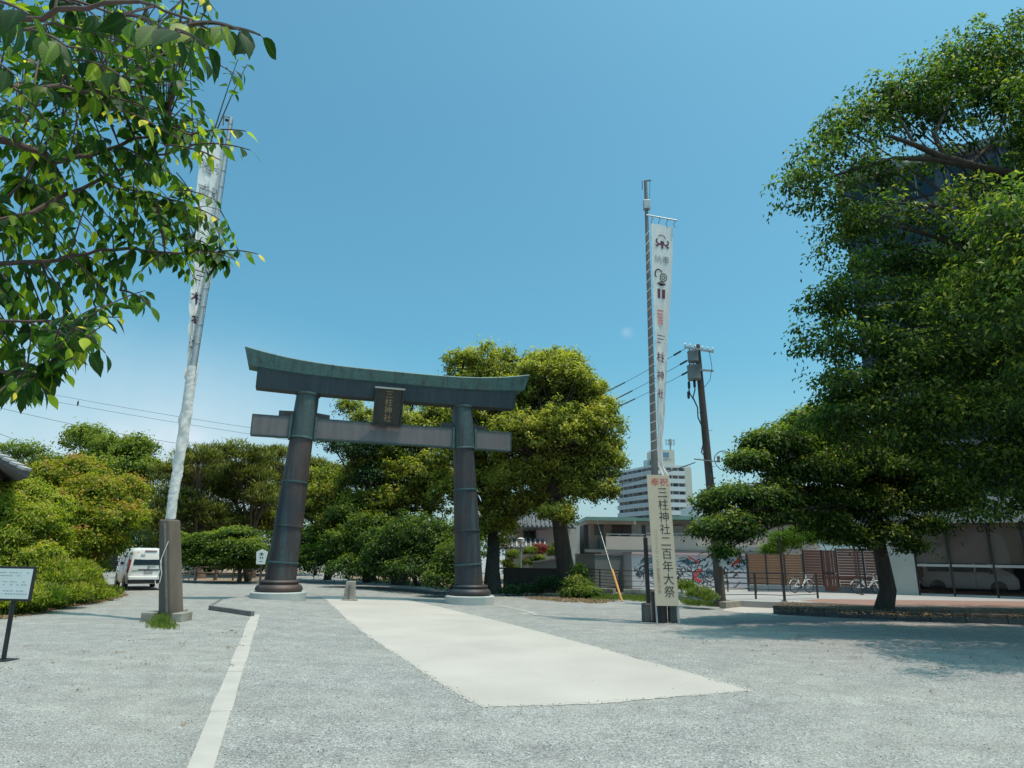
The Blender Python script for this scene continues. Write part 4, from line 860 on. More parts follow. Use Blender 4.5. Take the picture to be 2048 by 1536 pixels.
# guy wire with its yellow guard
gb = gp(1244, 1203); gt = at(1192, 1035, gb.y+3); gw = empty('guy_wire', tuple(gb)); tag(gw, 'slanting guy wire with an orange yellow plastic guard by the grass', 'guy wire')
MB().tube([(0, 0, -0.1), gt-gb], 0.014, 6).build('strand', M['galv'], gw)
MB().tube([(0, 0, 0), (gt-gb)*0.35], 0.055, 8).build('guard', M['yellow'], gw)

# ================================================================== LEFT SIGN, SMALL NOTICE, BOLLARD, BARRIER
sp = gp(-1, 1322); sg = empty('information_sign', tuple(sp), math.radians(-6)); tag(sg, 'white information board in a black frame on a black post at the left edge', 'sign')
SYd = sp.y
zt_ = at(40, 1133, SYd).z-sp.z; zb_ = at(40, 1202, SYd).z-sp.z; hh = zt_-zb_; xr = at(72, 1160, SYd).x-sp.x; wdt = 1.0; xc = xr-wdt/2
pcx = at(22, 1206, SYd).x-sp.x
MB().box((xc, 0, (zt_+zb_)/2), (wdt, 0.045, hh)).build('frame', M['black'], sg, bevel=0.006)
MB().box((xc, -0.025, (zt_+zb_)/2), (wdt-0.07, 0.008, hh-0.07)).build('panel', M['white'], sg)
mb = MB(); rl = random.Random(5)
for k in range(8):
    v = zt_-0.10-k*(hh-0.2)/7.2; u = xc-0.40; n_ = 0
    while u < xc+0.40:
        wq = rl.uniform(0.015, 0.05); 
        if rl.random() < 0.72 and not (k in (2, 5) and u > xc-0.1): mb.add([(u, -0.0305, v-0.006), (u+wq, -0.0305, v-0.006), (u+wq, -0.0305, v+0.007), (u, -0.0305, v+0.007)], [(0, 1, 2, 3)])
        u += wq+0.012
mb.build('small_print', M['greyink'], sg)
MB().tube([(0.03, 0.04, -0.05), (pcx-0.0, 0.04, zb_+0.1)], 0.035, 10).build('post', M['black'], sg, smooth=True)
MB().box((0.03, 0.04, 0.01), (0.3, 0.3, 0.02)).build('base_plate', M['black'], sg)
nb = gp(519, 1170); nY = nb.y; ns = empty('notice_plate', tuple(nb)); tag(ns, 'small white peaked notice plate on a brown wooden stake left of the gate', 'sign')
c = at(523, 1114, nY)-nb; k_ = mpp(523, 1114, nY)
MB().loft([[(c.x+x*k_, y_, c.z+z*k_) for x, z in ((-9, -14), (8, -14), (12, 10), (0, 15), (-11, 10))] for y_ in (-0.03, 0.03)]).build('plate', M['white'], ns, bevel=0.004)
mb = MB()
for (x, z, w_, h_) in ((-4, 6, 8, 1.2), (-4, 3.4, 8, 1.2), (-1, 3, 1.6, 6), (-4, -1, 3, 1.2), (1, -1, 3, 1.2), (-2, -4, 1.5, 4), (2, -4, 1.5, 4), (-3, -9, 6, 1.2)):
    mb.add([(c.x+x*k_, -0.034, c.z+z*k_), (c.x+(x+w_)*k_, -0.034, c.z+z*k_), (c.x+(x+w_)*k_, -0.034, c.z+(z+h_)*k_), (c.x+x*k_, -0.034, c.z+(z+h_)*k_)], [(0, 1, 2, 3)])
mb.build('worn_print', M['ink'], ns)
MB().beam((0, 0.06, -0.1), (c.x, 0.06, c.z+0.3), 0.10, 0.08).build('stake', M['winbrown'], ns)
bb = gp(699, 1201); bo = empty('stone_bollard', tuple(bb), 0.15); tag(bo, 'short grooved stone bollard standing alone on the pale path', 'bollard')
MB().loft([[(-.24, -.16, 0), (.24, -.16, 0), (.24, .16, 0), (-.24, .16, 0)], [(-.20, -.14, .45), (.20, -.14, .45), (.20, .14, .45), (-.20, .14, .45)], [(-.17, -.13, .72), (.19, -.13, .74), (.19, .13, .74), (-.17, .13, .72)]]).build('shaft', M['oldstone'], bo, bevel=0.03)
MB().box((-0.02, -0.165, 0.3), (0.05, 0.05, 0.6)).build('groove', M['kerbdark'], bo)
MB().box((0, 0, 0.02), (0.6, 0.42, 0.06)).build('foot', M['oldstone'], bo, bevel=0.02)
ba = gp(372, 1163); bar = empty('barrier', tuple(ba), 0.1); tag(bar, 'low white metal barrier behind the stone post', 'barrier')
for k in range(4):
    MB().tube([(k*0.32-0.5, 0, 0), (k*0.32-0.5, 0, 0.82)], 0.035, 8).build('upright', M['white'], bar)
for z in (0.25, 0.62, 0.82): MB().beam((-0.65, 0, z), (0.6, 0, z), 0.03, 0.06).build('rail', M['white'], bar)
b2 = gp(405, 1161); b2r = empty('wooden_rail', tuple(b2), 0.15); tag(b2r, 'low brown wooden rail fence among the trees beyond the stone post', 'fence')
for k in range(5):
    MB().tube([(k*1.1-1.5, 0, -.1), (k*1.1-1.5, 0, 0.9)], 0.06, 8).build('post', M['barkpine'], b2r)
for z in (0.45, 0.8): MB().tube([(-1.7, 0, z), (3.1, 0, z)], 0.045, 8).build('rail', M['barkpine'], b2r)

# ================================================================== VAN
def van(name, loc, rz, label, group=None):
    r = empty(name, loc, rz); tag(r, label, 'van', group)
    # body: sections along +y from the tail; polygon (x,z) half-profile
    def sec(y, w_, zb, zbelt, zr, tumble, wr=None):
        rr = 0.10; wt = w_-tumble
        half = [(w_*0.93, zb), (w_, zb+0.12), (w_+0.008, (zb+zbelt)/2), (w_-0.005, zbelt), (wt+0.03, zr-0.16), (wt-0.02, zr-0.06), (wt-0.12, zr-0.01), (wt-0.35, zr+0.02)]
        return [(x, y, z) for x, z in half]+[(-x, y, z) for x, z in half[::-1]]
    secs = [sec(0.0, .80, .36, 1.05, 1.72, .12), sec(0.04, .835, .30, 1.05, 1.80, .12), sec(0.16, .85, .28, 1.05, 1.84, .12), sec(1.2, .85, .26, 1.05, 1.87, .12), sec(2.6, .85, .26, 1.05, 1.87, .12),
            sec(3.1, .85, .26, 1.05, 1.80, .13), sec(3.45, .85, .26, 1.04, 1.58, .15), sec(3.85, .845, .27, 1.02, 1.22, .14), sec(4.2, .82, .28, .92, 1.06, .12), sec(4.36, .74, .32, .72, .86, .10)]
    MB().loft(secs).build('body', M['carpaint'], r, smooth=True)
    # rear window, follows the tail
    def tail(x, z): return (x, -0.012-0.0*(z), z)
    MB().loft([[(-.62, y, 1.12), (.62, y, 1.12), (.66, y, 1.16), (.60, y+0.03, 1.66), (.54, y+0.035, 1.70), (-.54, y+0.035, 1.70), (-.60, y+0.03, 1.66), (-.66, y, 1.16)] for y in (-0.014, 0.03)]).build('rear_window', M['glassdark'], r, bevel=0.006)
    MB().box((-.30, -0.02, 1.60), (0.18, 0.008, 0.07)).build('window_sticker', M['white'], r)
    for s_ in (-1, 1):
        MB().loft([[(s_*.80, -0.02, .80), (s_*.845, -0.005, .80), (s_*.845, -0.005, 1.36), (s_*.74, -0.015, 1.36)], [(s_*.80, .14, .80), (s_*.872, .13, .80), (s_*.868, .13, 1.36), (s_*.74, .14, 1.36)]]).build('tail_lamp', M['lamp_red'], r)
        MB().box((s_*.72, -0.03, .42), (0.10, 0.03, 0.06)).build('reflector', M['lamp_red'], r)
        # side windows
        for (y0, y1) in ((0.35, 1.35), (1.45, 2.45), (2.55, 3.35)):
            q = [(s_*.862, y0, 1.12), (s_*.862, y1, 1.12), (s_*.775, y1-(0.35 if y0 > 2 else 0), 1.64), (s_*.775, y0, 1.64)]
            q2_ = [(x-s_*0.03, y, z) for x, y, z in q]
            MB().loft([q, q2_]).build('side_window', M['glassdark'], r)
        MB().box((s_*.868, 1.4, .70), (0.004, 0.012, 0.8)).build('door_seam', M['black'], r); MB().box((s_*.868, 2.5, .70), (0.004, 0.012, 0.8)).build('door_seam', M['black'], r)
        MB().box((s_*.875, 1.62, .95), (0.03, 0.16, 0.03)).build('door_handle', M['carpaint'], r)
        mb = MB().box((s_*.99, 3.2, 1.15), (0.16, 0.12, 0.24)); mb.build('mirror', M['black'], r, bevel=0.03)
        for yw in (0.75, 3.45):
            c_ = (s_*.77, yw, .30)
            ty = MB().lathe([(0.18, -.09), (0.29, -.09), (0.315, -.05), (0.315, .05), (0.29, .09), (0.18, .09)], (0, 0, 0), 26, cap=False).build('wheel', M['rubber'], r, smooth=True, loc=c_); ty.rotation_euler = (0, math.pi/2, 0)
            MB().lathe([(0.01, -.06), (0.19, -.075), (0.20, -.09), (0.19, .09), (0.01, .06)], (0, 0, 0), 20).build('rim', M['galv'], ty, smooth=True)
            MB().lathe([(0.36, -.02), (0.36, .02)], (0, 0, 0), 26).build('wheel_arch', M['black'], r, loc=(s_*.845, yw, .33)).rotation_euler = (0, math.pi/2, 0)
    MB().box((0, -0.03, .40), (1.56, 0.14, 0.17)).build('bumper_lower', M['black'], r, bevel=0.02)
    MB().box((0, -0.05, .55), (1.60, 0.16, 0.16)).build('bumper', M['carpaint'], r, bevel=0.04)
    MB().box((0, -0.006, .905), (0.86, 0.03, 0.055)).build('plate_trim', M['black'], r)
    MB().box((0, -0.015, .79), (0.36, 0.012, 0.17)).build('number_plate', M['greyink'], r, bevel=0.004)
    MB().lathe([(0.05, -.006), (0.05, .006)], (0, 0, 0), 16).build('badge', M['galv'], r, loc=(0, -0.014, 1.02)).rotation_euler = (math.pi/2, 0, 0)
    MB().box((-.56, -0.012, .88), (0.22, 0.01, 0.035)).build('lettering_strip', M['greyink'], r)
    MB().box((0, -0.0, 1.755), (0.5, 0.05, 0.035)).build('high_brake_lamp', M['lamp_red'], r, bevel=0.008)
    MB().beam((-.05, -0.03, 1.13), (.30, -0.03, 1.17), 0.02, 0.02).build('wiper', M['black'], r)
    return r
vp = gp(291, 1181); van('parked_van', tuple(vp), math.radians(36), 'white van parked with its tail towards us left of the stone post')

# ================================================================== BUILDINGS
# ---- right: shop front with big panes and the dark tower above it
def frame_box(root, name, p, wd, h, dpt, mat, off=(0, 0, 0)): pass
BL = gq(1789, 1189); AX = -math.radians(30); bd = empty('corner_building', tuple(BL), AX); tag(bd, 'tall dark blue building with a glazed shop front behind the shady tree', 'building')
def L_(x, y):            # photo point -> facade coords (u, z) on plane y=0 of the building
    d = ray(x, y); n_ = Vector((math.sin(-AX), math.cos(-AX), 0)); n_ = Vector((-math.sin(AX), math.cos(AX), 0)); o_ = Vector((0, 0, CAMH))
    t = (BL-o_).dot(n_)/d.dot(n_); p = o_+d*t-BL; return p.x*math.cos(AX)+p.y*math.sin(AX), p.z
uP1 = L_(1826, 1100)[0]; zTop = L_(1893, 1046)[1]; zRail = L_(1890, 1131)[1]
W_ = 16.0; DPT = 9.0
MB().box((uP1/2-0.1, 0.3, zTop/2+0.1), (uP1+0.2, 0.9, zTop+0.2)).build('corner_pillar', M['concretewall'], bd, bevel=0.01)
MB().box((W_/2, 0.25, zTop+0.65), (W_, 0.8, 1.3)).build('fascia', M['concretewall'], bd, bevel=0.01)
MB().box((W_/2, DPT, zTop/2), (W_, 0.2, zTop)).build('back_wall', M['greywall'], bd)
MB().box((0.1, DPT/2+.4, zTop/2), (0.2, DPT-.8, zTop)).build('side_wall', M['greywall'], bd)
MB().box((W_-.1, DPT/2+.4, zTop/2), (0.2, DPT-.8, zTop)).build('side_wall', M['greywall'], bd)
MB().box((W_/2, DPT/2+.4, 0.03), (W_-.5, DPT-.9, 0.06)).build('shop_floor', M['interior'], bd)
MB().box((W_/2, DPT/2+.4, zTop+0.05), (W_-.5, DPT-.9, 0.10)).build('shop_ceiling', M['plaster'], bd)
us = [uP1+0.05, L_(1900, 1120)[0], L_(1984, 1110)[0], L_(2052, 1110)[0], L_(2052, 1110)[0]+2.2, W_-0.2]
for i, (a, b) in enumerate(zip(us[:-1], us[1:])):
    wn = empty('window', ((a+b)/2, 0.05, 0)); wn.parent = bd
    MB().box((0, 0.0, zRail/2+0.05), (b-a-0.09, 0.02, zRail-0.14)).build('lower_pane', M['glass'], wn)
    MB().box((0, 0.0, (zRail+zTop)/2+0.03), (b-a-0.09, 0.02, zTop-zRail-0.10)).build('upper_pane', M['glass'], wn)
    MB().box((0, 0.10, (zRail+zTop)/2+0.05), (b-a-0.12, 0.01, zTop-zRail-0.12)).build('blind', M['blind'] if i != 1 else M['blind2'], wn)
    MB().box((-(b-a)/2, 0, zTop/2), (0.09, 0.12, zTop-0.02)).build('mullion', M['black'], wn)
    MB().box((0, -0.01, zRail), (b-a-0.1, 0.09, 0.13)).build('transom', M['galv'], wn)
    MB().box((0, 0.0, 0.05), (b-a-0.1, 0.12, 0.10)).build('sill', M['galv'], wn)
MB().box((us[3]+0.3, -0.9, 0.45), (0.6, 0.6, 0.9)).build('planter_box', M['greenbin'], None, bevel=0.03)
gb_ = C.objects['planter_box']; gb_.name = 'bin'; gb_.matrix_world = bd.matrix_basis @ Matrix.Translation((0, 0, 0)); tag(gb_, 'green plastic bin in front of the shop window at the right edge', 'bin')
# upper storeys, set back tower
uT = -1.8; tw_top = L_(1800, 325)[1]
uT = L_(1708, 600)[0]; 
MB().box((uT+(W_-uT)/2, 5.2, zTop+1.3+(tw_top-zTop-1.3)/2), (W_-uT, 8.4, tw_top-zTop-1.3)).build('tower_wall', M['towerblue'], bd)
MB().box((uT+(W_-uT)/2, 5.1, tw_top+0.25), (W_-uT+0.6, 9.2, 0.5)).build('parapet', M['greywall'], bd)
nf = 7; fh = (tw_top-zTop-1.3)/nf
for f in range(nf):
    z = zTop+1.3+f*fh
    MB().box((uT+(W_-uT)/2, 0.92, z+0.15), (W_-uT+0.05, 0.25, 0.3)).build('floor_band', M['greywall'], bd)
    for k in range(6):
        wx = uT+1.6+k*(W_-uT-2)/6
        wn = MB().box((0, 0, 0), (1.9, 0.16, fh*0.55)).build('window', M['black'], bd, loc=(wx, 0.97, z+fh*0.55))
        MB().box((0, -0.085, 0), (1.76, 0.02, fh*0.55-0.14)).build('pane', M['glassdark'], wn); MB().box((0, -0.10, 0), (0.06, 0.03, fh*0.55-0.1)).build('mullion', M['polegrey'], wn)
for k in range(7):
    MB().box((uT+0.4+k*(W_-uT-0.8)/6, 0.90, (zTop+1.3+tw_top)/2), (0.22, 0.22, tw_top-zTop-1.35)).build('pilaster', M['towerblue'], bd)
# added van inside the shop, standing in for a reflection in the glass
uv = L_(1945, 1150)[0]
vb = bd.matrix_basis @ Vector((L_(1890, 1150)[0]-0.6, 4.4, 0.06))
van('parked_van', tuple(vb), AX-math.pi/2, 'white van added side on behind the shop glass, standing in for a reflection').scale = (1.0, 1.0, 1.0)
v2 = C.objects['parked_van.001']; v2.location = bd.matrix_basis @ Vector((uv-2.2, 3.4, 0.06)); v2.rotation_euler.z = AX-math.pi/2
# ---- beige two storey building
BY = 52.0
q0 = at(1168, 1105, BY); be = empty('balcony_building', (q0.x, BY, terr(0))); tag(be, 'beige two storey building with a long balcony and green roof edge', 'building')
def bx_px(root, name, x0, x1, y0, y1, Y, dep, mat, bevel=0.0, fwd=0.0):
    """box whose front face spans photo x0..x1, y0..y1 at depth Y, going back dep"""
    a = at(x0, (y0+y1)/2, Y-fwd); b = at(x1, (y0+y1)/2, Y-fwd); zt2 = at((x0+x1)/2, y0, Y-fwd).z; zb2 = at((x0+x1)/2, y1, Y-fwd).z
    o = root.location
    return MB().box(((a.x+b.x)/2-o.x, Y-fwd+dep/2-o.y, (zt2+zb2)/2-o.z), (b.x-a.x, dep, zt2-zb2)).build(name, mat, root, bevel=bevel)
bx_px(be, 'wall', 1180, 1640, 1042.3, 1190, BY, 10, M['beige'])
bx_px(be, 'side_wing', 1168, 1181, 1050, 1188, BY+1.0, 9, M['greywall'])
bx_px(be, 'roof_edge', 1172, 1272, 1034, 1041, BY-0.2, 11, M['copper'], fwd=1.6)
bx_px(be, 'roof_soffit', 1174, 1272, 1041.3, 1048, BY, 9, M['beige'], fwd=1.2)
bx_px(be, 'roof_edge', 1272, 1342, 1036, 1042, BY, 11, M['copper'], fwd=0.5)
bx_px(be, 'roof_edge', 1342, 1405, 1032, 1039, BY, 11, M['copper'], fwd=1.8)
bx_px(be, 'roof_edge', 1405, 1640, 1036, 1042, BY, 11, M['copper'], fwd=0.5)
bx_px(be, 'balcony_front', 1212, 1288, 1073, 1102, BY, 0.15, M['beigelite'], fwd=1.7)
bx_px(be, 'balcony_front', 1293, 1560, 1073, 1101, BY, 0.15, M['beigelite'], fwd=1.5)
bx_px(be, 'balcony_side', 1200, 1212, 1076, 1102, BY, 1.0, M['greywall'], fwd=1.0)
bx_px(be, 'balcony_floor', 1170, 1560, 1101, 1107, BY, 1.9, M['greywall'], fwd=1.8)
for (x0, x1) in ((1212, 1290), (1293, 1560)):
    bx_px(be, 'handrail', x0, x1, 1067.5, 1069.5, BY, 0.05, M['galv'], fwd=1.65)
for x in range(1215, 1560, 23): bx_px(be, 'handrail_post', x, x+1.6, 1069, 1074, BY, 0.04, M['galv'], fwd=1.66)
for i, (x0, x1, y0, y1, mm) in enumerate([(1224, 1243, 1050, 1072, 'winbrown'), (1243.5, 1263, 1050, 1072, 'winbrown'), (1284, 1291, 1052, 1072, 'winbrown'), (1346, 1366, 1051, 1073, 'beigelite'), (1392, 1412, 1050, 1073, 'winbrown'), (1440, 1470, 1050, 1073, 'winbrown'),
                                       (1488, 1526, 1049, 1073, 'metalbox'), (1189, 1206, 1052, 1070, 'greywall')]):
    wn = bx_px(be, 'window', x0, x1, y0, y1, BY, 0.1, M[mm], fwd=0.06)
    bx_px(be, 'window_frame', x0-0.8, x1+0.8, y0-1.2, y0+0.2, BY, 0.1, M['black'], fwd=0.10)
bx_px(be, 'lower_opening', 1180, 1300, 1112, 1150, BY, 0.2, M['winbrown'], fwd=0.12)
bx_px(be, 'porch_roof', 1170, 1226, 1116, 1121, BY, 1.2, M['copper'], fwd=1.2)
# ---- high apartment block far behind
AY = 225.0; c0 = at(1310, 1030, AY); ap = empty('apartment_block', (c0.x, AY, terr(0))); tag(ap, 'high white apartment block with rows of balconies far beyond the signboard', 'building')
rtz = lambda x, y: at(x, y, AY).z-terr(0)
xl, xc_, xr_ = at(1240, 1000, AY+18).x-c0.x, 0.0, at(1384, 1000, AY+2).x-c0.x
zr_ = at(1310, 934, AY).z-terr(0)
foot = [(xc_, 0), (xr_, 2.0), (xr_+3, 20), (xl+4, 40), (xl, 20)]
MB().prism(foot, 0, zr_).build('wall', M['aptgrey'], ap)
MB().prism([(x*1.01, y) for x, y in foot], zr_+0.02, zr_+0.8).build('roof_edge', M['aptwhite'], ap)
nfl = 12; fh2 = zr_/nfl
for f in range(nfl):
    z = f*fh2
    for (p, q) in (((xc_, 0), (xr_-2.2, 1.7)), ((xl, 20), (xc_-0.4, 0.3))):
        p = Vector((*p, 0)); q = Vector((*q, 0)); d = (q-p).normalized(); nn = Vector((d.y, -d.x, 0))
        MB().beam(p+nn*0.65+Vector((0, 0, z+0.75)), q+nn*0.65+Vector((0, 0, z+0.75)), 0.25, 1.5).build('balcony', M['aptwhite'] if p.x == 0 else M['aptgrey'], ap)
        L = (q-p).length; k = 5 if p.x == 0 else 7
        for j in range(k):
            a = p+d*(L*(j+0.12)/k); b = p+d*(L*(j+0.86)/k)
            MB().beam(a+nn*0.06+Vector((0, 0, z+2.05)), b+nn*0.06+Vector((0, 0, z+2.05)), 0.1, 1.0).build('window', M['winbrown'] if (j+f) % 3 else M['black'], ap)
MB().box((xr_-1.0, 2.0, zr_/2), (2.3, 1.2, zr_+0.2)).build('corner_pier', M['aptbeige'], ap)
pz = at(1330, 898, AY).z-terr(0); px0 = at(1306, 915, AY).x-c0.x; px1 = at(1352, 915, AY).x-c0.x
MB().box(((px0+px1)/2, 6, (zr_+pz)/2), (px1-px0, 8, pz-zr_)).build('penthouse', M['aptbeige'], ap)
MB().box(((px0+px1)/2+0.5, 1.9, pz-1.7), (3.0, 0.12, 1.6)).build('roof_logo', M['muralblue'], ap)
mb = MB(); mb.mi = 0
for k in range(6): mb.add(*(lambda vf: ([(u+(px0+px1)/2-1.8+k*0.85, 1.93, v+pz-3.4) for u, v in vf[0]], vf[1]))(arc_band(0, 0, .26, .12, 0.5+k, 5.2+k, 8)))
mb.build('roof_lettering', M['muralblue'], ap)
axx = at(1348, 900, AY).x-c0.x; azz = at(1348, 873, AY).z-terr(0)
an = MB().tube([(axx, 5, pz), (axx, 5, azz)], 0.22, 8).build('antenna_mast', M['polegrey'], ap)
for s_ in (-1.4, -.5, .5, 1.4): MB().box((axx+s_, 5, azz-1.2), (0.35, 0.3, 2.2)).build('antenna', M['aptgrey'], ap)
for z in (azz-.6, azz-1.8): MB().box((axx, 5, z), (3.0, 0.12, 0.12)).build('antenna_bar', M['polegrey'], ap)
MB().box((px0-1.2, 5, zr_+1.6), (1.6, 3, 2.4)).build('roof_tank', M['metalbox'], ap)
# ---- low white building right of the pole, seen between leaves
wb = empty('far_building', tuple(at(1440, 1000, 120).xy)+(terr(0),)); tag(wb, 'pale distant building half hidden behind the leaves of the shady tree', 'building')
bx_px(wb, 'wall', 1398, 1470, 1010, 1130, 120, 12, M['plaster']); bx_px(wb, 'window', 1412, 1430, 1014, 1026, 120, 0.3, M['black'], fwd=.2); bx_px(wb, 'roof_drum', 1399, 1416, 1003, 1012, 120, 5, M['white'])
wc = empty('far_building', tuple(at(1660, 1000, 75).xy)+(terr(0),)); tag(wc, 'lilac grey building with thin roof lines behind the shady tree, above the brown fence', 'building')
bx_px(wc, 'wall', 1560, 1800, 985, 1150, 75, 12, M['plaster'])
for y in (990, 1004, 1022): bx_px(wc, 'ledge', 1556, 1804, y, y+3, 75, 0.5, M['greywall'], fwd=.5)
for x in range(1575, 1790, 36): bx_px(wc, 'window', x, x+18, 1028, 1048, 75, 0.2, M['glassdark'], fwd=.1)
rsn = empty('red_sign', tuple(at(1702, 1028, 44))); tag(rsn, 'red sign glimpsed through the leaves above the brown fence', 'sign')
bx_px(rsn, 'panel', 1685, 1716, 1021, 1038, 44, 0.12, M['redsign'])
o_ = rsn.location; MB().box((0, 0.15, (terr(0)-o_.z)/2), (0.12, 0.12, o_.z-terr(0)-0.1)).build('post', M['galv'], rsn)
# ---- muralled shed
MYd = gq(1380, 1178).y; mw = empty('mural_shed', tuple(gq(1265, 1177))); tag(mw, 'long white shed wall painted with black swirls and red strokes', 'shed'); mw.location = gq(1265, 1177)
mL = gq(1265, 1177); mR = gq(1498, 1177); MB_y = (mL.y+mR.y)/2
for i, (a, b) in enumerate([(0, 1)]):
    d = (mR-mL); d.z = 0; Lm = d.length; d.normalize(); nrm = Vector((d.y, -d.x, 0))
    rzm = math.atan2(d.y, d.x); mw.rotation_euler.z = rzm
    zh = at(1380, 1110, (mL.y+mR.y)/2).z-PV
    MB().box((Lm/2, 2.0, zh/2), (Lm, 4.0, zh)).build('wall', M['muralwhite'], mw)
    MB().box((Lm/2, 1.95, zh+0.06), (Lm+0.1, 4.2, 0.12)).build('cap', M['pinkcap'], mw)
    MB().box((-0.9, 2.6, zh/2-.05), (1.78, 3.0, zh-.1)).build('side_annex', M['greywall'], mw)
    MB().box((-0.9, 2.6, zh-.05), (1.82, 3.1, 0.08)).build('annex_roof', M['polegrey'], mw)
rm = random.Random(12)
def ribbon(pts, w0, w1):
    n_ = len(pts); V = []; F = []
    for i in range(n_):
        a = Vector(pts[max(0, i-1)]); b = Vector(pts[min(n_-1, i+1)]); d = (b-a).normalized() if (b-a).length > 1e-6 else Vector((1, 0)); nn = Vector((-d.y, d.x)); w_ = w0+(w1-w0)*abs(2*i/(n_-1)-1)
        p = Vector(pts[i]); V += [tuple(p+nn*w_/2), tuple(p-nn*w_/2)]
    return V, [(2*i, 2*i+1, 2*i+3, 2*i+2) for i in range(n_-1)]
def cb(p, n_=16):
    p = [Vector(q) for q in p]; out = []
    for i in range(n_+1):
        t = i/n_; out.append(p[0]*(1-t)**3+p[1]*3*t*(1-t)**2+p[2]*3*t*t*(1-t)+p[3]*t**3)
    return out
def mural(name, vfs, mat, lift): 
    V, F = merge(*vfs); V = [(max(0.02, min(Lm-.02, x)), -lift, max(0.05, min(zh-.03, z))) for x, z in V]; MB().add(V, F).build(name, mat, mw)
mural('painted_swirls', [ribbon(cb([(x, z), (x+rm.uniform(-.7, .9), z+rm.uniform(-.6, .6)), (x+rm.uniform(-.6, .9), z+rm.uniform(-.6, .6)), (x+rm.uniform(-.3, .9), z+rm.uniform(-.5, .5))]), rm.uniform(.03, .08), 0.015) for x, z in [(rm.uniform(.2, Lm-.6), rm.uniform(.2, zh-.2)) for _ in range(120)]], M['ink'], 0.004)
mural('painted_flowers', [arc_band(rm.uniform(.3, Lm-.3), rm.uniform(.25, zh-.3), rm.uniform(.08, .2), .04, 0, 6.28, 10) for _ in range(34)], M['ink'], 0.005)
mural('painted_blue_strokes', [ribbon(cb([(x, z), (x+.4, z+.3), (x+.9, z-.3), (x+1.3, z+.1)]), .22, .06) for x, z in [(rm.uniform(.2, Lm-1.5), rm.uniform(.6, zh-.3)) for _ in range(9)]], M['muralblue'], 0.003)  # broad blue strokes, the mural's own paint
uu = lambda x: (x-1265)/(1498-1265)*Lm
zz_ = lambda y: (1177-y)/(1177-1110)*zh
mural('painted_red_strokes', [ribbon([(uu(a), zz_(b)) for a, b in pts], w0, w1) for pts, w0, w1 in
    [([(1402, 1138), (1392, 1145), (1388, 1155), (1392, 1160), (1402, 1163)], .22, .10), ([(1486, 1112), (1478, 1120), (1470, 1127), (1463, 1133)], .20, .07), ([(1375, 1113), (1385, 1118), (1395, 1124), (1399, 1128)], .12, .05), ([(1440, 1140), (1446, 1146), (1440, 1150)], .12, .05), ([(1484, 1117), (1476, 1128)], .16, .05)]], M['redink'], 0.007)
# ---- brown slatted fences and gate
def slat_fence(name, label, p0, p1, h, npanel, mat, gap, nslat, group=None, post=M['black']):
    d = (p1-p0); d.z = 0; L = d.length; rz = math.atan2(d.y, d.x); r = empty(name, tuple(p0), rz); tag(r, label, 'fence', group)
    for k in range(npanel+1): MB().box((L*k/npanel, 0.05, h/2), (0.09, 0.09, h+0.05)).build('post', post, r)
    me = None; sh = h/nslat
    for k in range(npanel):
        for j in range(nslat):
            if me is None:
                o = MB().box((0, 0, 0), (L/npanel-0.11, 0.025, sh*gap)).build('slat', mat, r); me = o.data
            else:
                o = bpy.data.objects.new('slat', me); C.objects.link(o); o.parent = r
            o.location = (L*(k+0.5)/npanel, random.Random(k*50+j).uniform(-.006, .006), sh*(j+0.5)); o.rotation_euler.y = random.Random(k*77+j).uniform(-.003, .003)
    return r, L, rz
FZ = lambda x, y: gq(x, y)
def lift(v, dz): return Vector((v.x, v.y, v.z+dz))
slh = at(1560, 1109, gq(1560, 1182).y).z-PV-0.35
fcl = empty('stone_wall', tuple(gq(1500, 1183)), 0); tag(fcl, 'blue grey stone base course running under the brown slatted fences', 'wall')
fa, fb, fc_, fd = gq(1499, 1183), gq(1611, 1184), gq(1612, 1184), gq(1776, 1188)
for a, b in ((fa, fb), (fb, fd)):
    n_ = max(3, int((b-a).length/1.1))
    for k in range(n_):
        p = a.lerp(b, k/n_)-fcl.location; q = a.lerp(b, (k+1)/n_-0.004)-fcl.location
        MB().beam(p+Vector((0, .1, .17)), q+Vector((0, .1, .17)), 0.25, 0.34).build('block', M['bluestone'], fcl, bevel=0.01)
slat_fence('slatted_fence', 'faded brown slatted fence with gaps, left of the dark wooden gate', lift(fa, .35), lift(fb, .35), slh, 3, M['slatold'], 0.88, 12, 'brown slatted fences')
slat_fence('slatted_fence', 'dark red brown slatted fence behind the white bicycles, right of the wooden gate', lift(gq(1680, 1186), .35), lift(gq(1790, 1189), .35), slh+0.35, 2, M['slat'], 0.90, 14, 'brown slatted fences')
slat_fence('slatted_fence', 'short dark red brown slatted fence between the faded fence and the gate', lift(gq(1613, 1184), .35), lift(gq(1650, 1185), .35), slh+0.25, 1, M['slat'], 0.90, 13, 'brown slatted fences')
g0_, g1_ = gq(1651, 1185), gq(1679, 1186); dd = (g1_-g0_); gt_ = empty('wooden_gate', tuple(g0_), math.atan2(dd.y, dd.x)); tag(gt_, 'dark red brown wooden gate with a round metal handle in the slatted fence', 'gate')
gl = dd.length
for k in range(5): MB().box((gl*(k+.5)/5, 0, (slh+.6)/2+.05), (gl/5-0.012, 0.05, slh+.5)).build('board', M['slat'], gt_)
MB().box((gl*.5, -0.03, slh*.62), (gl-.04, 0.03, 0.12)).build('cross_rail', M['darkwood'], gt_)
MB().lathe([(0.001, -.03), (.05, -.03), (.05, .03), (.001, .03)], (gl*.88, -.07, 1.0), 12).build('handle', M['galv'], gt_)
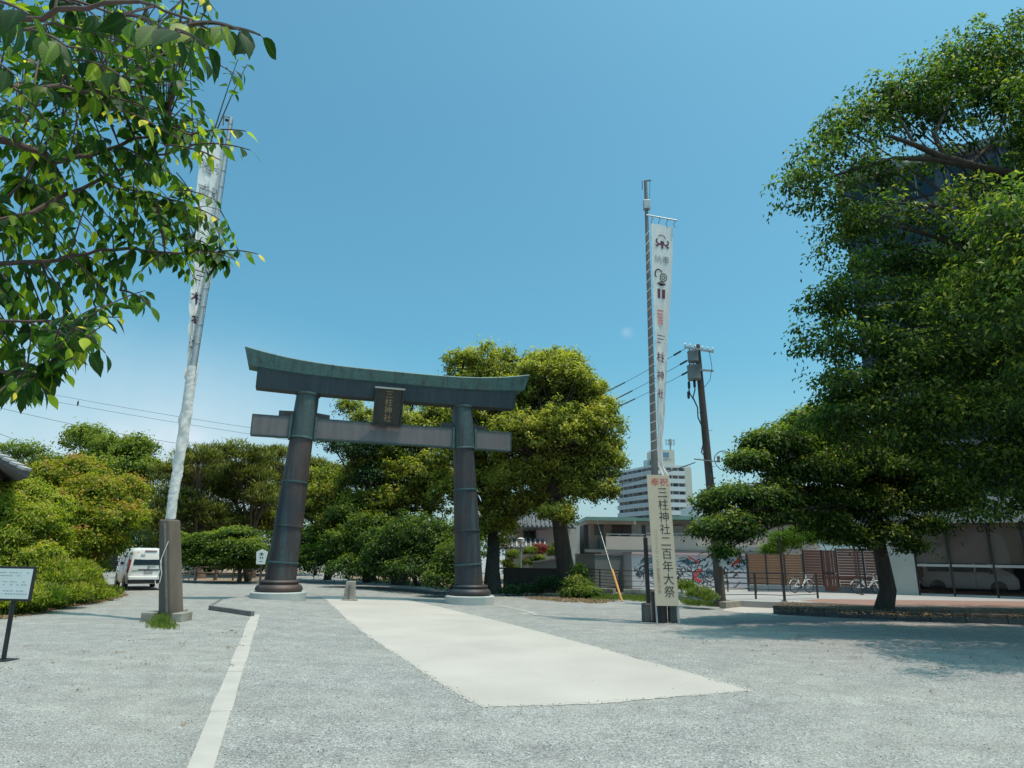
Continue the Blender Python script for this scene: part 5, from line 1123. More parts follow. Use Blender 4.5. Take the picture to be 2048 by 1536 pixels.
# ---- black railings
def railing(name, label, base, h, bars, post_w=0.05, group='black metal railings', mat=None, tall=None):
    r = empty(name, tuple(base[0])); tag(r, label, 'railing', group); o = base[0]; mat = mat or M['blackrail']
    for i, p in enumerate(base):
        hh_ = h if not tall or i not in tall else tall[i]
        MB().box(tuple(p-o+Vector((0, 0, hh_/2))), (post_w, post_w, hh_)).build('post', mat, r)
    for j in range(bars):
        z = h*(1-0.97*j/max(1, bars-0.3))
        for a, b in zip(base[:-1], base[1:]): MB().beam(a-o+Vector((0, 0, z)), b-o+Vector((0, 0, z)), 0.045 if j == 0 else 0.028, 0.045 if j == 0 else 0.028).build('rail', mat, r)
    return r
railing('railing', 'long black railing in front of the muralled shed', [gq(x, y) for x, y in [(1243, 1181), (1298, 1181), (1342, 1182), (1388, 1183), (1456, 1184), (1513, 1186)]], 1.0, 4)
railing('railing', 'near black ramp railing rising towards the brown fence by the shady tree', [gq(1443, 1199), gq(1512, 1198), gq(1570, 1200), gq(1636, 1197)], 1.1, 5, post_w=0.07, tall=None)
railing('railing', 'dark slatted railing beyond the grass beside the camphor trunk', [gq(1161, 1172), gq(1200, 1176), gq(1240, 1180)], 1.0, 6, post_w=0.07)
pl = empty('sign_post', tuple(gq(1569, 1203))); tag(pl, 'thin tall black post standing before the faded brown fence', 'post')
MB().box((0, 0, 1.35), (0.07, 0.07, 2.7)).build('shaft', M['blackrail'], pl); MB().box((0, 0, 0.02), (0.18, 0.18, 0.04)).build('foot', M['blackrail'], pl)
pl2 = empty('sign_post', tuple(gq(1726, 1190))); tag(pl2, 'thin black post at the saddle of the white bicycle', 'post')
MB().box((0, 0.1, 1.1), (0.06, 0.06, 2.2)).build('shaft', M['blackrail'], pl2); MB().box((0, 0.1, 0.02), (0.16, 0.16, 0.04)).build('foot', M['blackrail'], pl2)
# ---- bicycles
def bicycle(loc, rz, label):
    r = empty('bicycle', loc, rz); tag(r, label, 'bicycle', 'white bicycles along the brown fence')
    for x in (0, 1.06):
        wh = MB().tube([(0.31*math.cos(a), 0, 0.31*math.sin(a)) for a in [i/28*2*math.pi for i in range(29)]], 0.022, 7, cap=False).build('wheel', M['rubber'], r, smooth=True, loc=(x, 0, 0.335))
        mb = MB()
        for k in range(14): a = k/14*2*math.pi; mb.tube([(0, 0, 0), (0.3*math.cos(a), 0, 0.3*math.sin(a))], 0.003, 4)
        mb.build('spokes', M['galv'], wh); MB().tube([(0, -.05, 0), (0, .05, 0)], .03, 8).build('hub', M['galv'], wh)
        MB().tube([(x+0.35*math.cos(a), 0, 0.335+0.35*math.sin(a)) for a in [math.radians(20+i*14) for i in range(11)]], 0.02, 5).build('mudguard', M['white'], r)
    mb = MB(); 
    for a, b in (((0.42, 0.32), (0.30, 0.72)), ((0.42, 0.32), (0.0, 0.335)), ((0.33, 0.62), (0.0, 0.335)), ((0.42, 0.34), (0.60, 0.36)), ((0.60, 0.36), (0.86, 0.78)), ((0.86, 0.90), (0.93, 0.62)), ((0.93, 0.62), (1.06, 0.335))): mb.tube([(a[0], 0, a[1]), (b[0], 0, b[1])], 0.022, 8)
    mb.build('frame', M['white'], r, smooth=True)
    MB().loft([[(.14, -.09, .80), (.14, .09, .80), (.14, .09, .84), (.14, -.09, .84)], [(.28, -.05, .80), (.28, .05, .80), (.28, .05, .84), (.28, -.05, .84)], [(.42, -.02, .80), (.42, .02, .80), (.42, .02, .83), (.42, -.02, .83)]]).build('saddle', M['black'], r, bevel=0.01)
    MB().tube([(.30, 0, .70), (.28, 0, .81)], 0.014, 6).build('seat_post', M['galv'], r)
    MB().tube([(.72, -.27, 1.0), (.84, -.22, 1.03), (.87, 0, .98), (.84, .22, 1.03), (.72, .27, 1.0)], 0.013, 6).build('handlebar', M['galv'], r, smooth=True); MB().tube([(.86, 0, .88), (.87, 0, .98)], .014, 6).build('stem', M['galv'], r)
    mb = MB()
    for z in (0.0, .1, .2): 
        q = [(-.13, -.16), (.13, -.16), (.13, .16), (-.13, .16), (-.13, -.16)]; mb.tube([(1.07+x*(1+z), y*(1+z), .72+z) for x, y in q], 0.006, 4)
    for k in range(9): a = k/9*2*math.pi; mb.tube([(1.07+.12*math.cos(a), .14*math.sin(a), .72), (1.07+.16*math.cos(a), .19*math.sin(a), .92)], 0.004, 4)
    mb.build('basket', M['galv'], r)
    MB().box((0, 0, .74), (.34, .14, .02)).build('carrier', M['galv'], r); MB().beam((.02, .06, .335), (.02, .06, .74), .012, .012).build('carrier_stay', M['galv'], r)
    MB().lathe([(.01, -.01), (.09, -.01), (.09, .01), (.01, .01)], (0, 0, 0), 16).build('chainring', M['black'], r, loc=(.42, -.05, .32)).rotation_euler = (math.pi/2, 0, 0)
    for s_ in (-1, 1): MB().beam((.42, s_*.06, .32), (.42+s_*.12, s_*.08, .32-s_*.1), .02, .015).build('crank', M['galv'], r); MB().box((.42+s_*.12, s_*.13, .32-s_*.1), (.08, .09, .02)).build('pedal', M['black'], r)
    return r
bicycle(tuple(gq(1716, 1188)), math.radians(-4), 'white bicycle with a wire basket leaning at the dark fence, nearest the tree trunk')
bicycle(tuple(gq(1590, 1186)), math.radians(24), 'white bicycle parked behind the near railing, left of the wooden gate')
# ---- house and garden behind the camphors
HY = 50.0; ho = empty('tiled_house', (at(1060, 1100, HY).x, HY, terr(0))); tag(ho, 'old house with grey tiled roofs and a rosy wall behind the camphor trunks', 'house')
bx_px(ho, 'wall', 1010, 1160, 1050, 1180, HY+1, 8, M['plaster'])
bx_px(ho, 'rosy_wall', 1073, 1098, 1060, 1105, HY, 0.6, M['pinkcap']); wn = bx_px(ho, 'window', 1048, 1070, 1062, 1098, HY, 0.3, M['glassdark'], fwd=-.6)
for x in (1047, 1058, 1069): bx_px(ho, 'window_frame', x, x+1.6, 1060, 1099, HY, 0.12, M['winbrown'], fwd=-.5)
def tile_roof(root, x0, x1, yt, yb, Y, run, mat, n_=None):
    a = at(x0, yb, Y); b = at(x1, yb, Y); zt2 = at(x0, yt, Y).z; o = root.location; W2 = b.x-a.x; n_ = n_ or max(6, int(W2/0.32)); ang = math.atan2(zt2-a.z+run*0.45, run); Ls = math.hypot(run, zt2-a.z+run*0.45); me = None
    MB().loft([[(a.x-o.x, Y-o.y, a.z-o.z), (b.x-o.x, Y-o.y, a.z-o.z), (b.x-o.x, Y-o.y, a.z-o.z-.12), (a.x-o.x, Y-o.y, a.z-o.z-.12)], [(a.x-o.x, Y-o.y+run, a.z-o.z+run*.45), (b.x-o.x, Y-o.y+run, a.z-o.z+run*.45), (b.x-o.x, Y-o.y+run, a.z-o.z+run*.45-.12), (a.x-o.x, Y-o.y+run, a.z-o.z+run*.45-.12)]]).build('roof', M['tile'], root)
    for k in range(n_):
        x = a.x-o.x+W2*(k+.5)/n_
        MB().tube([(x, Y-o.y-.03, a.z-o.z+.03), (x, Y-o.y+run, a.z-o.z+run*.45+.03)], 0.07, 6).build('roof_tile', mat, root)
tile_roof(ho, 1000, 1095, 1080, 1094, HY-1.2, 1.4, M['tilepale']); tile_roof(ho, 998, 1150, 1036, 1052, HY-0.6, 3.2, M['tile'])
gwp = at(1066, 1150, 41); gwl = empty('garden_wall', (gwp.x, 41, terr(0))); tag(gwl, 'smooth grey garden wall with sloping top left of the leaning camphor trunk', 'wall')
a = at(1066, 1153, 41)-gwl.location; b = at(1126, 1153, 41)-gwl.location; ta = at(1066, 1126, 41).z-terr(0); tb = at(1126, 1117, 41).z-terr(0)
MB().loft([[(a.x, 0, 0), (b.x, 0, 0), (b.x, 0.25, 0), (a.x, 0.25, 0)], [(a.x, 0, ta), (b.x, 0, tb), (b.x, 0.25, tb), (a.x, 0.25, ta)]]).build('wall_face', M['greywall'], gwl)
MB().loft([[(a.x-.05, -.06, ta+.003), (b.x, -.06, tb+.003), (b.x, .31, tb+.003), (a.x-.05, .31, ta+.003)], [(a.x-.05, -.06, ta+.08), (b.x, -.06, tb+.08), (b.x, .31, tb+.08), (a.x-.05, .31, ta+.08)]]).build('cap', M['polegrey'], gwl)
lmp = at(1041, 1150, 40); lm = empty('lamp_post', (lmp.x, 40, terr(0))); tag(lm, 'slim pale green lamp post with a white head in the garden', 'lamp post')
zl = at(1041, 1088, 40).z-terr(0)
MB().tube([(0, 0, 0), (0, 0, zl)], 0.055, 10).build('post', M['metalbox'], lm); MB().lathe([(.05, 0), (.2, .1), (.22, .3), (.1, .36)], (0, 0, zl), 12).build('lamp_head', M['white'], lm, smooth=True)
dw = empty('dark_wall', (at(1060, 1160, 38).x, 38, terr(0))); tag(dw, 'low dark timber wall in shade at the edge of the garden', 'wall')
for k in range(16):
    x = at(1010+k*7, 1160, 38).x-dw.location.x; MB().box((x, 0, 0.62), (0.19, 0.06, 1.24)).build('board', M['darkwood'], dw)
MB().box((at(1062, 1160, 38).x-dw.location.x, -.02, 1.27), (3.5, 0.14, 0.08)).build('cap', M['darkwood'], dw)
# ---- old tiled roof at the far left
hl = empty('old_house', (at(-60, 1000, 21).x, 21.0, 0)); tag(hl, 'edge of an old dark house with pale roof tiles above the bushes at far left', 'house')
o_ = hl.location; pA = at(-260, 770, 21)-o_; pB = at(58, 946, 21)-o_; dA = (pB-pA).normalized(); bk = Vector((-8.2, 8, 0))
MB().loft([[pA, pB, pB+Vector((0, 0, -.16)), pA+Vector((0, 0, -.16))], [pA+bk, pB+bk, pB+bk+Vector((0, 0, -.16)), pA+bk+Vector((0, 0, -.16))]]).build('roof', M['tile'], hl)
n_ = 22; me = None; Lr = (pB-pA).length; nv = Vector((-dA.z, 0, dA.x)); nv = nv if nv.z > 0 else -nv
for k in range(n_):
    p = pA+dA*(Lr*(k+.5)/n_)
    MB().beam(p+nv*0.06+Vector((0, -.12, 0))-dA*0.12, p+nv*0.10+Vector((0, -.12, 0))+dA*0.14, 0.34, 0.10).build('roof_tile', M['tilepale'], hl, bevel=0.02)
for k in range(10):
    MB().tube([pA+nv*.08+bk*(.03+k*.1), pB+nv*.08+bk*(.03+k*.1)], .09, 6).build('tile_row', M['tile'], hl)
hw = pB.x-1.5
MB().loft([[(hw-5, .7, 0), (hw, .7, 0), (hw, .7, pB.z+.35), (hw-5, .7, pB.z+3.1)], [(hw-12.5, 8, 0), (hw-7.5, 8, 0), (hw-7.5, 8, pB.z+.35), (hw-12.5, 8, pB.z+3.1)]]).build('wall', M['darkwood'], hl)
for k in range(6): MB().box((hw-.2-k*.8, .66, pB.z/2), (.12, .08, pB.z+.2)).build('wall_post', M['winbrown'], hl)
# ================================================================== TREES
G_ = lambda x, y: gp(x, y)
tree('camphor_tree', 'tall camphor tree with yellow green leaves right of the gate, its trunk bare and leaning', 'tree', G_(1140, 1190),
     px_lobes(fuzz([(1110, 770, 36, 72, 62), (1160, 800, 36, 55, 50), (1060, 800, 36.5, 55, 55), (1195, 855, 35, 50, 38), (1130, 870, 35, 75, 60), (1050, 880, 35, 70, 60), (1190, 945, 35, 42, 42), (1120, 950, 36, 70, 50), (1040, 960, 36, 60, 45), (1165, 985, 35, 38, 28), (1205, 895, 35, 36, 22), (1205, 985, 34.5, 24, 24), (1225, 925, 34.5, 26, 20), (1110, 1030, 34.5, 34, 18), (1150, 760, 34.6, 30, 30), (1215, 810, 35, 18, 14), (1060, 745, 35, 26, 18), (1090, 735, 37, 45, 30), (1135, 722, 37, 30, 20), (1080, 1010, 37, 60, 30)], 12, 8, .42)),
     LEAF['camphor'], M['bark'], 11, trunk_r=0.50, fork=at(1108, 985, 36), clumps=84, per=40, cr=0.36, leaf=(0.18, 0.09), inner=0.12, twigs=0.25, group='camphor trees behind the gate', tint0=0.11)
tree('camphor_tree', 'rounded camphor tree rising directly behind the right pillar of the gate', 'tree', G_(985, 1187),
     px_lobes(fuzz([(985, 745, 39, 68, 52), (935, 775, 39, 50, 40), (1010, 800, 38, 60, 55), (950, 850, 38, 70, 55), (1000, 900, 38, 70, 50), (920, 920, 38, 55, 45), (975, 975, 38, 60, 40), (900, 990, 38, 40, 35), (1010, 1020, 38, 45, 28), (985, 1060, 38.5, 55, 35)], 8, 9, .42)),
     LEAF['camphor'], M['bark'], 12, trunk_r=0.45, fork=at(985, 1060, 39), clumps=80, per=40, cr=0.36, leaf=(0.18, 0.09), inner=0.12, twigs=0.25, group='camphor trees behind the gate', tint0=0.09)
tree('camphor_tree', 'broad camphor tree seen through the opening of the gate', 'tree', G_(800, 1170),
     px_lobes([(800, 860, 44, 60, 42), (850, 880, 44, 60, 50), (730, 840, 45, 28, 20), (700, 815, 46, 26, 14), (760, 930, 44, 66, 40), (850, 960, 43, 80, 50), (720, 960, 44, 45, 30), (800, 1010, 43, 80, 40), (880, 830, 44, 36, 34), (775, 760, 47, 20, 12), (830, 800, 46, 30, 26), (720, 1020, 43, 50, 35)]),
     LEAF['camphor'], M['bark'], 13, trunk_r=0.5, fork=at(790, 1040, 44), clumps=120, per=44, cr=0.42, leaf=(0.20, 0.10), inner=0.12, twigs=0.3, group='camphor trees behind the gate')
tree('broadleaf_tree', 'dark limb of leaves poking left into the sky through the gate opening', 'tree', G_(735, 1165), px_lobes([(690, 895, 42, 45, 12), (725, 905, 42, 35, 16), (660, 882, 42, 24, 9), (740, 890, 42, 22, 20), (745, 950, 42, 30, 25)]),
     LEAF['dark'], M['bark'], 14, trunk_r=0.28, clumps=26, per=60, cr=0.42, leaf=(0.17, 0.08), style='layer', group='trees of the grove')
grove = [('mid green leafy tree beyond the left pillar of the gate', (655, 1160), [(650, 1000, 45, 55, 38), (610, 1030, 45, 50, 35), (690, 1050, 44, 55, 35), (640, 960, 46, 40, 26)], 'camphor', 15),
         ('leafy green tree with spreading limbs in the middle of the gate opening', (745, 1162), [(740, 1060, 41, 50, 34), (690, 1090, 41, 45, 30), (790, 1075, 41, 55, 34), (700, 1030, 42, 40, 20)], 'green', 16)]
for lab, b, lb, lm_, sd in grove:
    tree('broadleaf_tree', lab, 'tree', G_(*b), px_lobes(lb), LEAF[lm_], M['bark'], sd, trunk_r=0.25, clumps=130, per=46, cr=0.38, leaf=(0.17, 0.085), group='trees of the grove')
bush('evergreen_shrub', 'large dark blue green evergreen shrub beside the drive under the gate', 'shrub', G_(835, 1172), px_lobes([(830, 1080, 36, 70, 50), (780, 1110, 36, 55, 45), (880, 1105, 35.5, 55, 48), (840, 1140, 35, 75, 32), (760, 1140, 36.5, 55, 26), (890, 1145, 34.5, 40, 28), (700, 1135, 37.5, 50, 24), (760, 1085, 37.5, 40, 28)]),
     LEAF['green'], 21, trunk_r=0.16, clumps=140, per=34, cr=0.32, leaf=(0.16, 0.075), style='spray', tint0=-0.14, group='shrubs along the drive')
bush('evergreen_shrub', 'green shrub right behind the foot of the left pillar', 'shrub', G_(630, 1150), px_lobes([(625, 1085, 44, 40, 32), (650, 1115, 43, 55, 28), (600, 1115, 44, 35, 32), (700, 1125, 42, 45, 24)]),
     LEAF['green'], 22, trunk_r=0.14, clumps=60, per=60, cr=0.42, leaf=(0.16, 0.08), style='layer', group='shrubs along the drive')
bush('evergreen_shrub', 'dark shrub with light shoots at the foot of the right pillar', 'shrub', G_(905, 1180), px_lobes([(900, 1125, 32.5, 30, 38), (880, 1160, 32, 36, 14), (930, 1100, 33, 25, 30)]),
     LEAF['green'], 23, trunk_r=0.12, clumps=60, per=55, cr=0.34, leaf=(0.13, 0.065), group='shrubs along the drive')
bush('ivy', 'ivy and shoots climbing the foot of the leaning camphor trunk', 'ivy', G_(1148, 1194), px_lobes([(1156, 1172, 34.2, 22, 14), (1172, 1186, 33.6, 26, 7), (1140, 1186, 33.8, 16, 6), (1158, 1148, 34.6, 9, 14)]),
     LEAF['green'], 24, trunk_r=0.08, clumps=60, per=55, cr=0.26, leaf=(0.12, 0.07))
# pines
pines = [('tall pine with flat topped crown behind the stone post and banner', (500, 1160), 50, [(470, 913, 50, 26), (515, 922, 32, 24), (440, 950, 46, 28), (500, 960, 46, 30), (470, 1000, 62, 30), (530, 1000, 34, 28), (450, 1050, 60, 26), (510, 1050, 45, 26)]),
         ('bushy pine directly left of the white banner, behind the van', (400, 1158), 47, [(395, 925, 40, 26), (355, 955, 42, 30), (405, 975, 48, 32), (350, 1010, 48, 34), (400, 1040, 55, 34), (320, 1050, 40, 30), (350, 1090, 50, 26)]),
         ('pine with dark separate tufts left of the left pillar', (575, 1155), 54, [(553, 912, 24, 16), (545, 945, 28, 18), (585, 965, 32, 22), (550, 1000, 36, 26), (600, 1010, 40, 28), (545, 1045, 40, 28)]),
         ('small far pine crown seen through the gate opening', (660, 1150), 58, [(625, 935, 32, 15), (665, 945, 30, 14), (640, 965, 40, 20), (610, 985, 36, 22)])]
for k, (lab, b, Y, lb) in enumerate(pines):
    tree('pine_tree', lab, 'pine tree', Vector((at(b[0], b[1], Y).x, Y, terr(at(b[0], b[1], Y).x))), px_lobes([(x, y, Y+((i*37) % 5)-2, rx, rz) for i, (x, y, rx, rz) in enumerate(lb)]), LEAF['pine'], M['barkpine'], 31+k,
         trunk_r=0.32, clumps=88, per=56, cr=0.50, leaf=(0.32, 0.06), style='needle', group='pines left of the gate', inner=0.1, twigs=0.4, tint0=0.14)
tree('broadleaf_tree', 'low spreading bright green tree with two pale stems under the pines', 'tree', G_(494, 1163), px_lobes(fuzz([(440, 1085, 41, 55, 24), (400, 1112, 41, 40, 24), (480, 1098, 40, 50, 24), (440, 1120, 41, 60, 20), (380, 1085, 42, 30, 16), (492, 1125, 40.5, 26, 14)], 10, 7, .5)),
     LEAF['green'], M['barkpale'], 41, trunk_r=0.16, fork=at(490, 1130, 41), clumps=52, per=60, cr=0.40, leaf=(0.15, 0.08), style='layer', group='trees of the grove', tint0=0.1)
tree('broadleaf_tree', 'slender pale stem with leaves between the notice plate and the low green tree', 'tree', G_(478, 1164), px_lobes([(470, 1120, 42, 30, 18), (500, 1110, 42, 28, 18)]),
     LEAF['dark'], M['barkpale'], 42, trunk_r=0.13, clumps=50, per=50, cr=0.36, leaf=(0.15, 0.08), style='layer', group='trees of the grove')
tree('broadleaf_tree', 'big rounded pale green tree standing highest on the left', 'tree', Vector((at(225, 1130, 60).x, 60, 0)), px_lobes([(172, 882, 60, 42, 32), (215, 905, 59, 48, 32), (265, 905, 59, 46, 34), (230, 945, 58, 70, 34), (290, 945, 59, 34, 34), (170, 940, 59, 40, 36), (240, 990, 58, 70, 36)]),
     LEAF['green'], M['bark'], 43, trunk_r=0.5, clumps=130, per=34, cr=0.55, leaf=(0.26, 0.13), group='trees of the grove', tint0=0.24)
tree('broadleaf_tree', 'thin airy tree beside the old tiled roof', 'tree', Vector((at(60, 1150, 38).x, 38, 0)), px_lobes([(64, 905, 38, 24, 20), (20, 905, 38, 26, 24), (75, 935, 38, 26, 20), (40, 950, 38, 36, 20), (100, 920, 38, 18, 12)]),
     LEAF['green'], M['bark'], 44, trunk_r=0.2, clumps=22, per=40, cr=0.42, leaf=(0.16, 0.08), group='trees of the grove', twigs=0.9, tint0=0.2)
tree('maple_tree', 'wide maple with yellow green leaves and reddish tips left of the van', 'maple tree', G_(205, 1176), px_lobes([(100, 960, 29, 50, 34), (160, 945, 30, 50, 32), (185, 990, 29, 60, 38), (245, 985, 30, 42, 34), (130, 1020, 28, 60, 40), (210, 1040, 28.5, 62, 40), (256, 1030, 29.5, 32, 28), (165, 1080, 28, 66, 38), (200, 1085, 29, 45, 32), (110, 1090, 27, 55, 38), (165, 1125, 28.5, 42, 22)]),
     LEAF['maple'], M['bark'], 45, trunk_r=0.19, clumps=160, per=40, cr=0.30, leaf=(0.13, 0.075), style='spray', inner=0.14, tint0=0.04)
bush('green_shrub', 'large bright green shrub mass below the old tiled roof', 'shrub', Vector((at(40, 1215, 21.5).x, 21.5, 0)), px_lobes([(40, 985, 23, 50, 30), (-20, 1000, 22.5, 50, 40), (100, 1020, 23, 36, 34), (50, 1010, 23, 56, 38), (5, 1030, 22, 50, 48), (70, 1045, 22, 52, 36), (25, 1085, 21.5, 52, 40), (95, 1075, 22.5, 36, 36), (75, 1120, 21.5, 46, 34), (10, 1145, 21.3, 50, 40), (-50, 1080, 22, 50, 60)]),
     LEAF['bright'], 46, trunk_r=0.12, clumps=190, per=36, cr=0.20, leaf=(0.105, 0.05), style='spray', inner=0.14)
bush('weed_thicket', 'pale yellow green weeds and tall grass along the road edge beside the van', 'weeds', G_(140, 1205), px_lobes([(90, 1165, 21.3, 48, 34), (140, 1160, 23, 42, 34), (60, 1195, 20, 55, 22), (120, 1190, 21.6, 45, 20), (165, 1180, 23.5, 28, 20), (195, 1192, 25.0, 22, 8), (20, 1205, 19.3, 50, 20), (-50, 1200, 19.0, 50, 34)]),
     LEAF['bright'], 47, trunk_r=0.05, clumps=120, per=70, cr=0.26, leaf=(0.13, 0.03), style='needle', inner=0.14, tint0=0.1)
# garden plants behind the camphors
gd = [('tuft pruned garden pine left of the lamp post', [(1025, 1110, 43, 13, 9), (1014, 1128, 43, 11, 8), (1030, 1138, 43, 12, 7), (1013, 1143, 43, 8, 6)], 'green', 51), ('rounded pruned garden pine right of the lamp post', [(1060, 1103, 43, 14, 9), (1078, 1118, 43, 11, 8), (1058, 1125, 43, 14, 8)], 'green', 52), ('small green garden tree left of the leaning camphor trunk', [(1108, 1105, 42, 16, 11), (1118, 1092, 42, 12, 8)], 'green', 53)]
for lab, lb, lm_, sd in gd:
    Y = lb[0][2]; bush('garden_tree', lab, 'garden tree', Vector((at(lb[0][0], 1150, Y).x, Y, terr(0))), px_lobes(lb), LEAF[lm_], sd, trunk_r=0.07, clumps=26, per=60, cr=0.16, leaf=(0.09, 0.04), group='pruned garden trees', tint0=0.15)
bush('red_shrub', 'dark red leaved shrub before the rosy house wall', 'shrub', Vector((at(1083, 1150, 44).x, 44, terr(0))), px_lobes([(1083, 1100, 44, 20, 9)]), LEAF['red'], 54, trunk_r=0.05, clumps=50, per=50, cr=0.25, leaf=(0.12, 0.06))
bush('golden_shrub', 'golden brown shrub behind the dark railing', 'shrub', Vector((at(1206, 1150, 46.3).x, 46.3, PV)), px_lobes([(1205, 1128, 46.3, 22, 12), (1190, 1138, 46.3, 16, 9)]), LEAF['gold'], 55, trunk_r=0.05, clumps=50, per=50, cr=0.28, leaf=(0.12, 0.06))
bush('hedge', 'dark low hedge plants between the dark timber wall and the camphor', 'hedge', G_(1090, 1186), px_lobes([(1095, 1170, 35.5, 20, 14), (1060, 1178, 35.5, 26, 7), (1020, 1182, 35, 24, 6)]), LEAF['dark'], 56, trunk_r=0.05, clumps=40, per=50, cr=0.22, leaf=(0.11, 0.055), tint0=0.1)
bush('bright_shrub', 'bright yellow green shrub spilling over the top of the brown fence', 'shrub', Vector((at(1570, 1150, 42).x, 42.6, PV)), px_lobes([(1570, 1085, 42.5, 30, 20), (1600, 1075, 43, 25, 18), (1545, 1100, 42.5, 22, 10)]), LEAF['bright'], 57, trunk_r=0.08, clumps=50, per=60, cr=0.34, leaf=(0.14, 0.07), tint0=0.0, group='shrubs behind the brown fence')
bush('bright_shrub', 'mid green shrub behind the wooden gate', 'shrub', Vector((at(1665, 1150, 43).x, 43.6, PV)), px_lobes([(1640, 1075, 43.5, 30, 22), (1680, 1080, 43.5, 26, 18)]), LEAF['green'], 58, trunk_r=0.08, clumps=50, per=60, cr=0.34, leaf=(0.14, 0.07), tint0=0.2, group='shrubs behind the brown fence')
bush('wall_shrub', 'weedy green shrubs at the wall between signboard and utility pole', 'shrub', G_(1398, 1207), px_lobes([(1395, 1190, 28.0, 26, 12), (1375, 1178, 28.6, 14, 14), (1420, 1198, 27.6, 16, 8)]), LEAF['grass'], 59, trunk_r=0.03, clumps=40, per=45, cr=0.18, leaf=(0.12, 0.03), style='needle')
# the shady tree with the visible trunk
tA = G_(1783, 1238); tA.y += 0.5
tree('shade_tree', 'leaning dark trunked tree growing from the planter, low branches reaching left to the utility pole', 'tree', tA,
     px_lobes(fuzz([(1555, 890, 23, 62, 34), (1500, 925, 22.5, 40, 26), (1630, 865, 24, 70, 45), (1620, 945, 23, 80, 36), (1480, 990, 22, 66, 20), (1425, 1005, 22, 32, 16), (1440, 1058, 21.5, 52, 22), (1500, 1035, 22.2, 50, 16), (1545, 1000, 22.5, 60, 26), (1700, 930, 24, 80, 50), (1650, 1000, 23.5, 70, 28), (1740, 1010, 24, 66, 40), (1800, 950, 24.5, 80, 50), (1775, 1066, 23.5, 40, 20), (1660, 1045, 23, 46, 18), (1720, 1070, 23.4, 24, 14), (1825, 1090, 23.8, 26, 12), (1600, 1030, 22.8, 30, 12), (1870, 1000, 24, 70, 36), (1450, 1100, 21.2, 22, 9), (1850, 1050, 23.5, 36, 18)], 22, 6)),
     LEAF['zelkova'], M['bark'], 61, trunk_r=0.30, clumps=105, per=36, cr=0.27, leaf=(0.125, 0.062), style='spray', inner=0.2, twigs=0.3, group='shady trees on the right',
     trunk_pts=[tA+Vector((0, 0, -.1)), tA+Vector((0, 0, .15)), at(1776, 1180, tA.y), at(1764, 1120, tA.y), at(1755, 1075, tA.y), at(1748, 1010, tA.y)])
tB = gp(2330, 1262)
tree('shade_tree', 'great spreading tree filling the upper right, its limbs entering from beyond the frame', 'tree', tB,
     px_lobes([(x_, y_, Y_-(1.7 if y_ < 460 else 0), a_*1.08, b_*1.3, max(a_*.9, 75 if y_ < 560 else 95)) for x_, y_, Y_, a_, b_ in fuzz([(1592, 372, 19, 46, 28), (1640, 318, 19, 46, 32), (1700, 262, 19.5, 56, 38), (1775, 215, 20, 66, 40), (1860, 170, 20, 70, 46), (1950, 125, 20, 72, 52), (2030, 95, 20, 60, 46), (1655, 395, 19, 50, 28), (1735, 335, 19, 56, 30), (1840, 245, 20, 80, 36), (1940, 200, 20, 80, 46), (2030, 200, 20, 60, 60),
               (1672, 480, 18.5, 42, 42), (1735, 440, 19, 46, 34), (1700, 545, 18.5, 26, 22), (1760, 530, 19, 60, 45), (1640, 612, 18.5, 42, 22), (1700, 630, 18.5, 60, 34), (1640, 690, 18.2, 50, 28), (1720, 700, 18.5, 80, 40), (1670, 770, 18.2, 52, 28), (1745, 775, 18.5, 80, 42),
               (1860, 545, 19, 70, 36), (1960, 500, 19.5, 66, 40), (2030, 450, 19.5, 50, 46), (2050, 285, 20, 40, 20), (1820, 620, 18.5, 80, 50), (1920, 600, 19, 80, 60), (2015, 590, 19, 70, 70), (1830, 730, 18, 80, 50), (1930, 720, 18.5, 90, 60), (2020, 730, 18.5, 70, 70),
               (1700, 845, 18.5, 76, 30), (1800, 840, 18.5, 90, 40), (1910, 840, 18.5, 90, 50), (2020, 870, 18.5, 70, 60), (1960, 950, 19, 80, 50), (2040, 980, 18.5, 60, 60), (2200, 300, 20, 150, 160), (2230, 650, 19, 150, 180), (2260, 900, 18, 160, 120), (2200, 200, 17.5, 160, 100), (2450, 500, 17, 220, 200), (2180, 760, 24, 190, 120), (2000, 690, 24, 150, 100), (2380, 760, 23, 170, 140), (2320, 820, 16, 170, 60), (1990, 1030, 19.5, 60, 20), (1690, 590, 18.3, 50, 26), (2050, 480, 14, 110, 80), (2130, 600, 13.5, 150, 110), (1975, 600, 15.5, 100, 60), (2290, 350, 16, 150, 90), (2150, 780, 14.5, 130, 90), (1890, 430, 18.5, 40, 22), (1930, 395, 18.5, 40, 20), (1835, 345, 20.2, 34, 16), (1790, 455, 19.5, 44, 26), (1960, 360, 20.3, 44, 20), (1720, 800, 19.5, 80, 44), (1660, 850, 20.5, 56, 36), (1760, 880, 21, 84, 40), (1850, 900, 20.5, 80, 40), (1900, 300, 20.4, 44, 22)], 46, 5)]),
     LEAF['zelkova'], M['bark'], 62, trunk_r=0.45, fork=at(2160, 640, 19), clumps=84, per=27, cr=0.32, leaf=(0.15, 0.072), style='spray', inner=0.25, twigs=0.03, limbs=0.35, group='shady trees on the right')
rt = C.objects['shade_tree.001']
ob = rt.location; mb = MB()
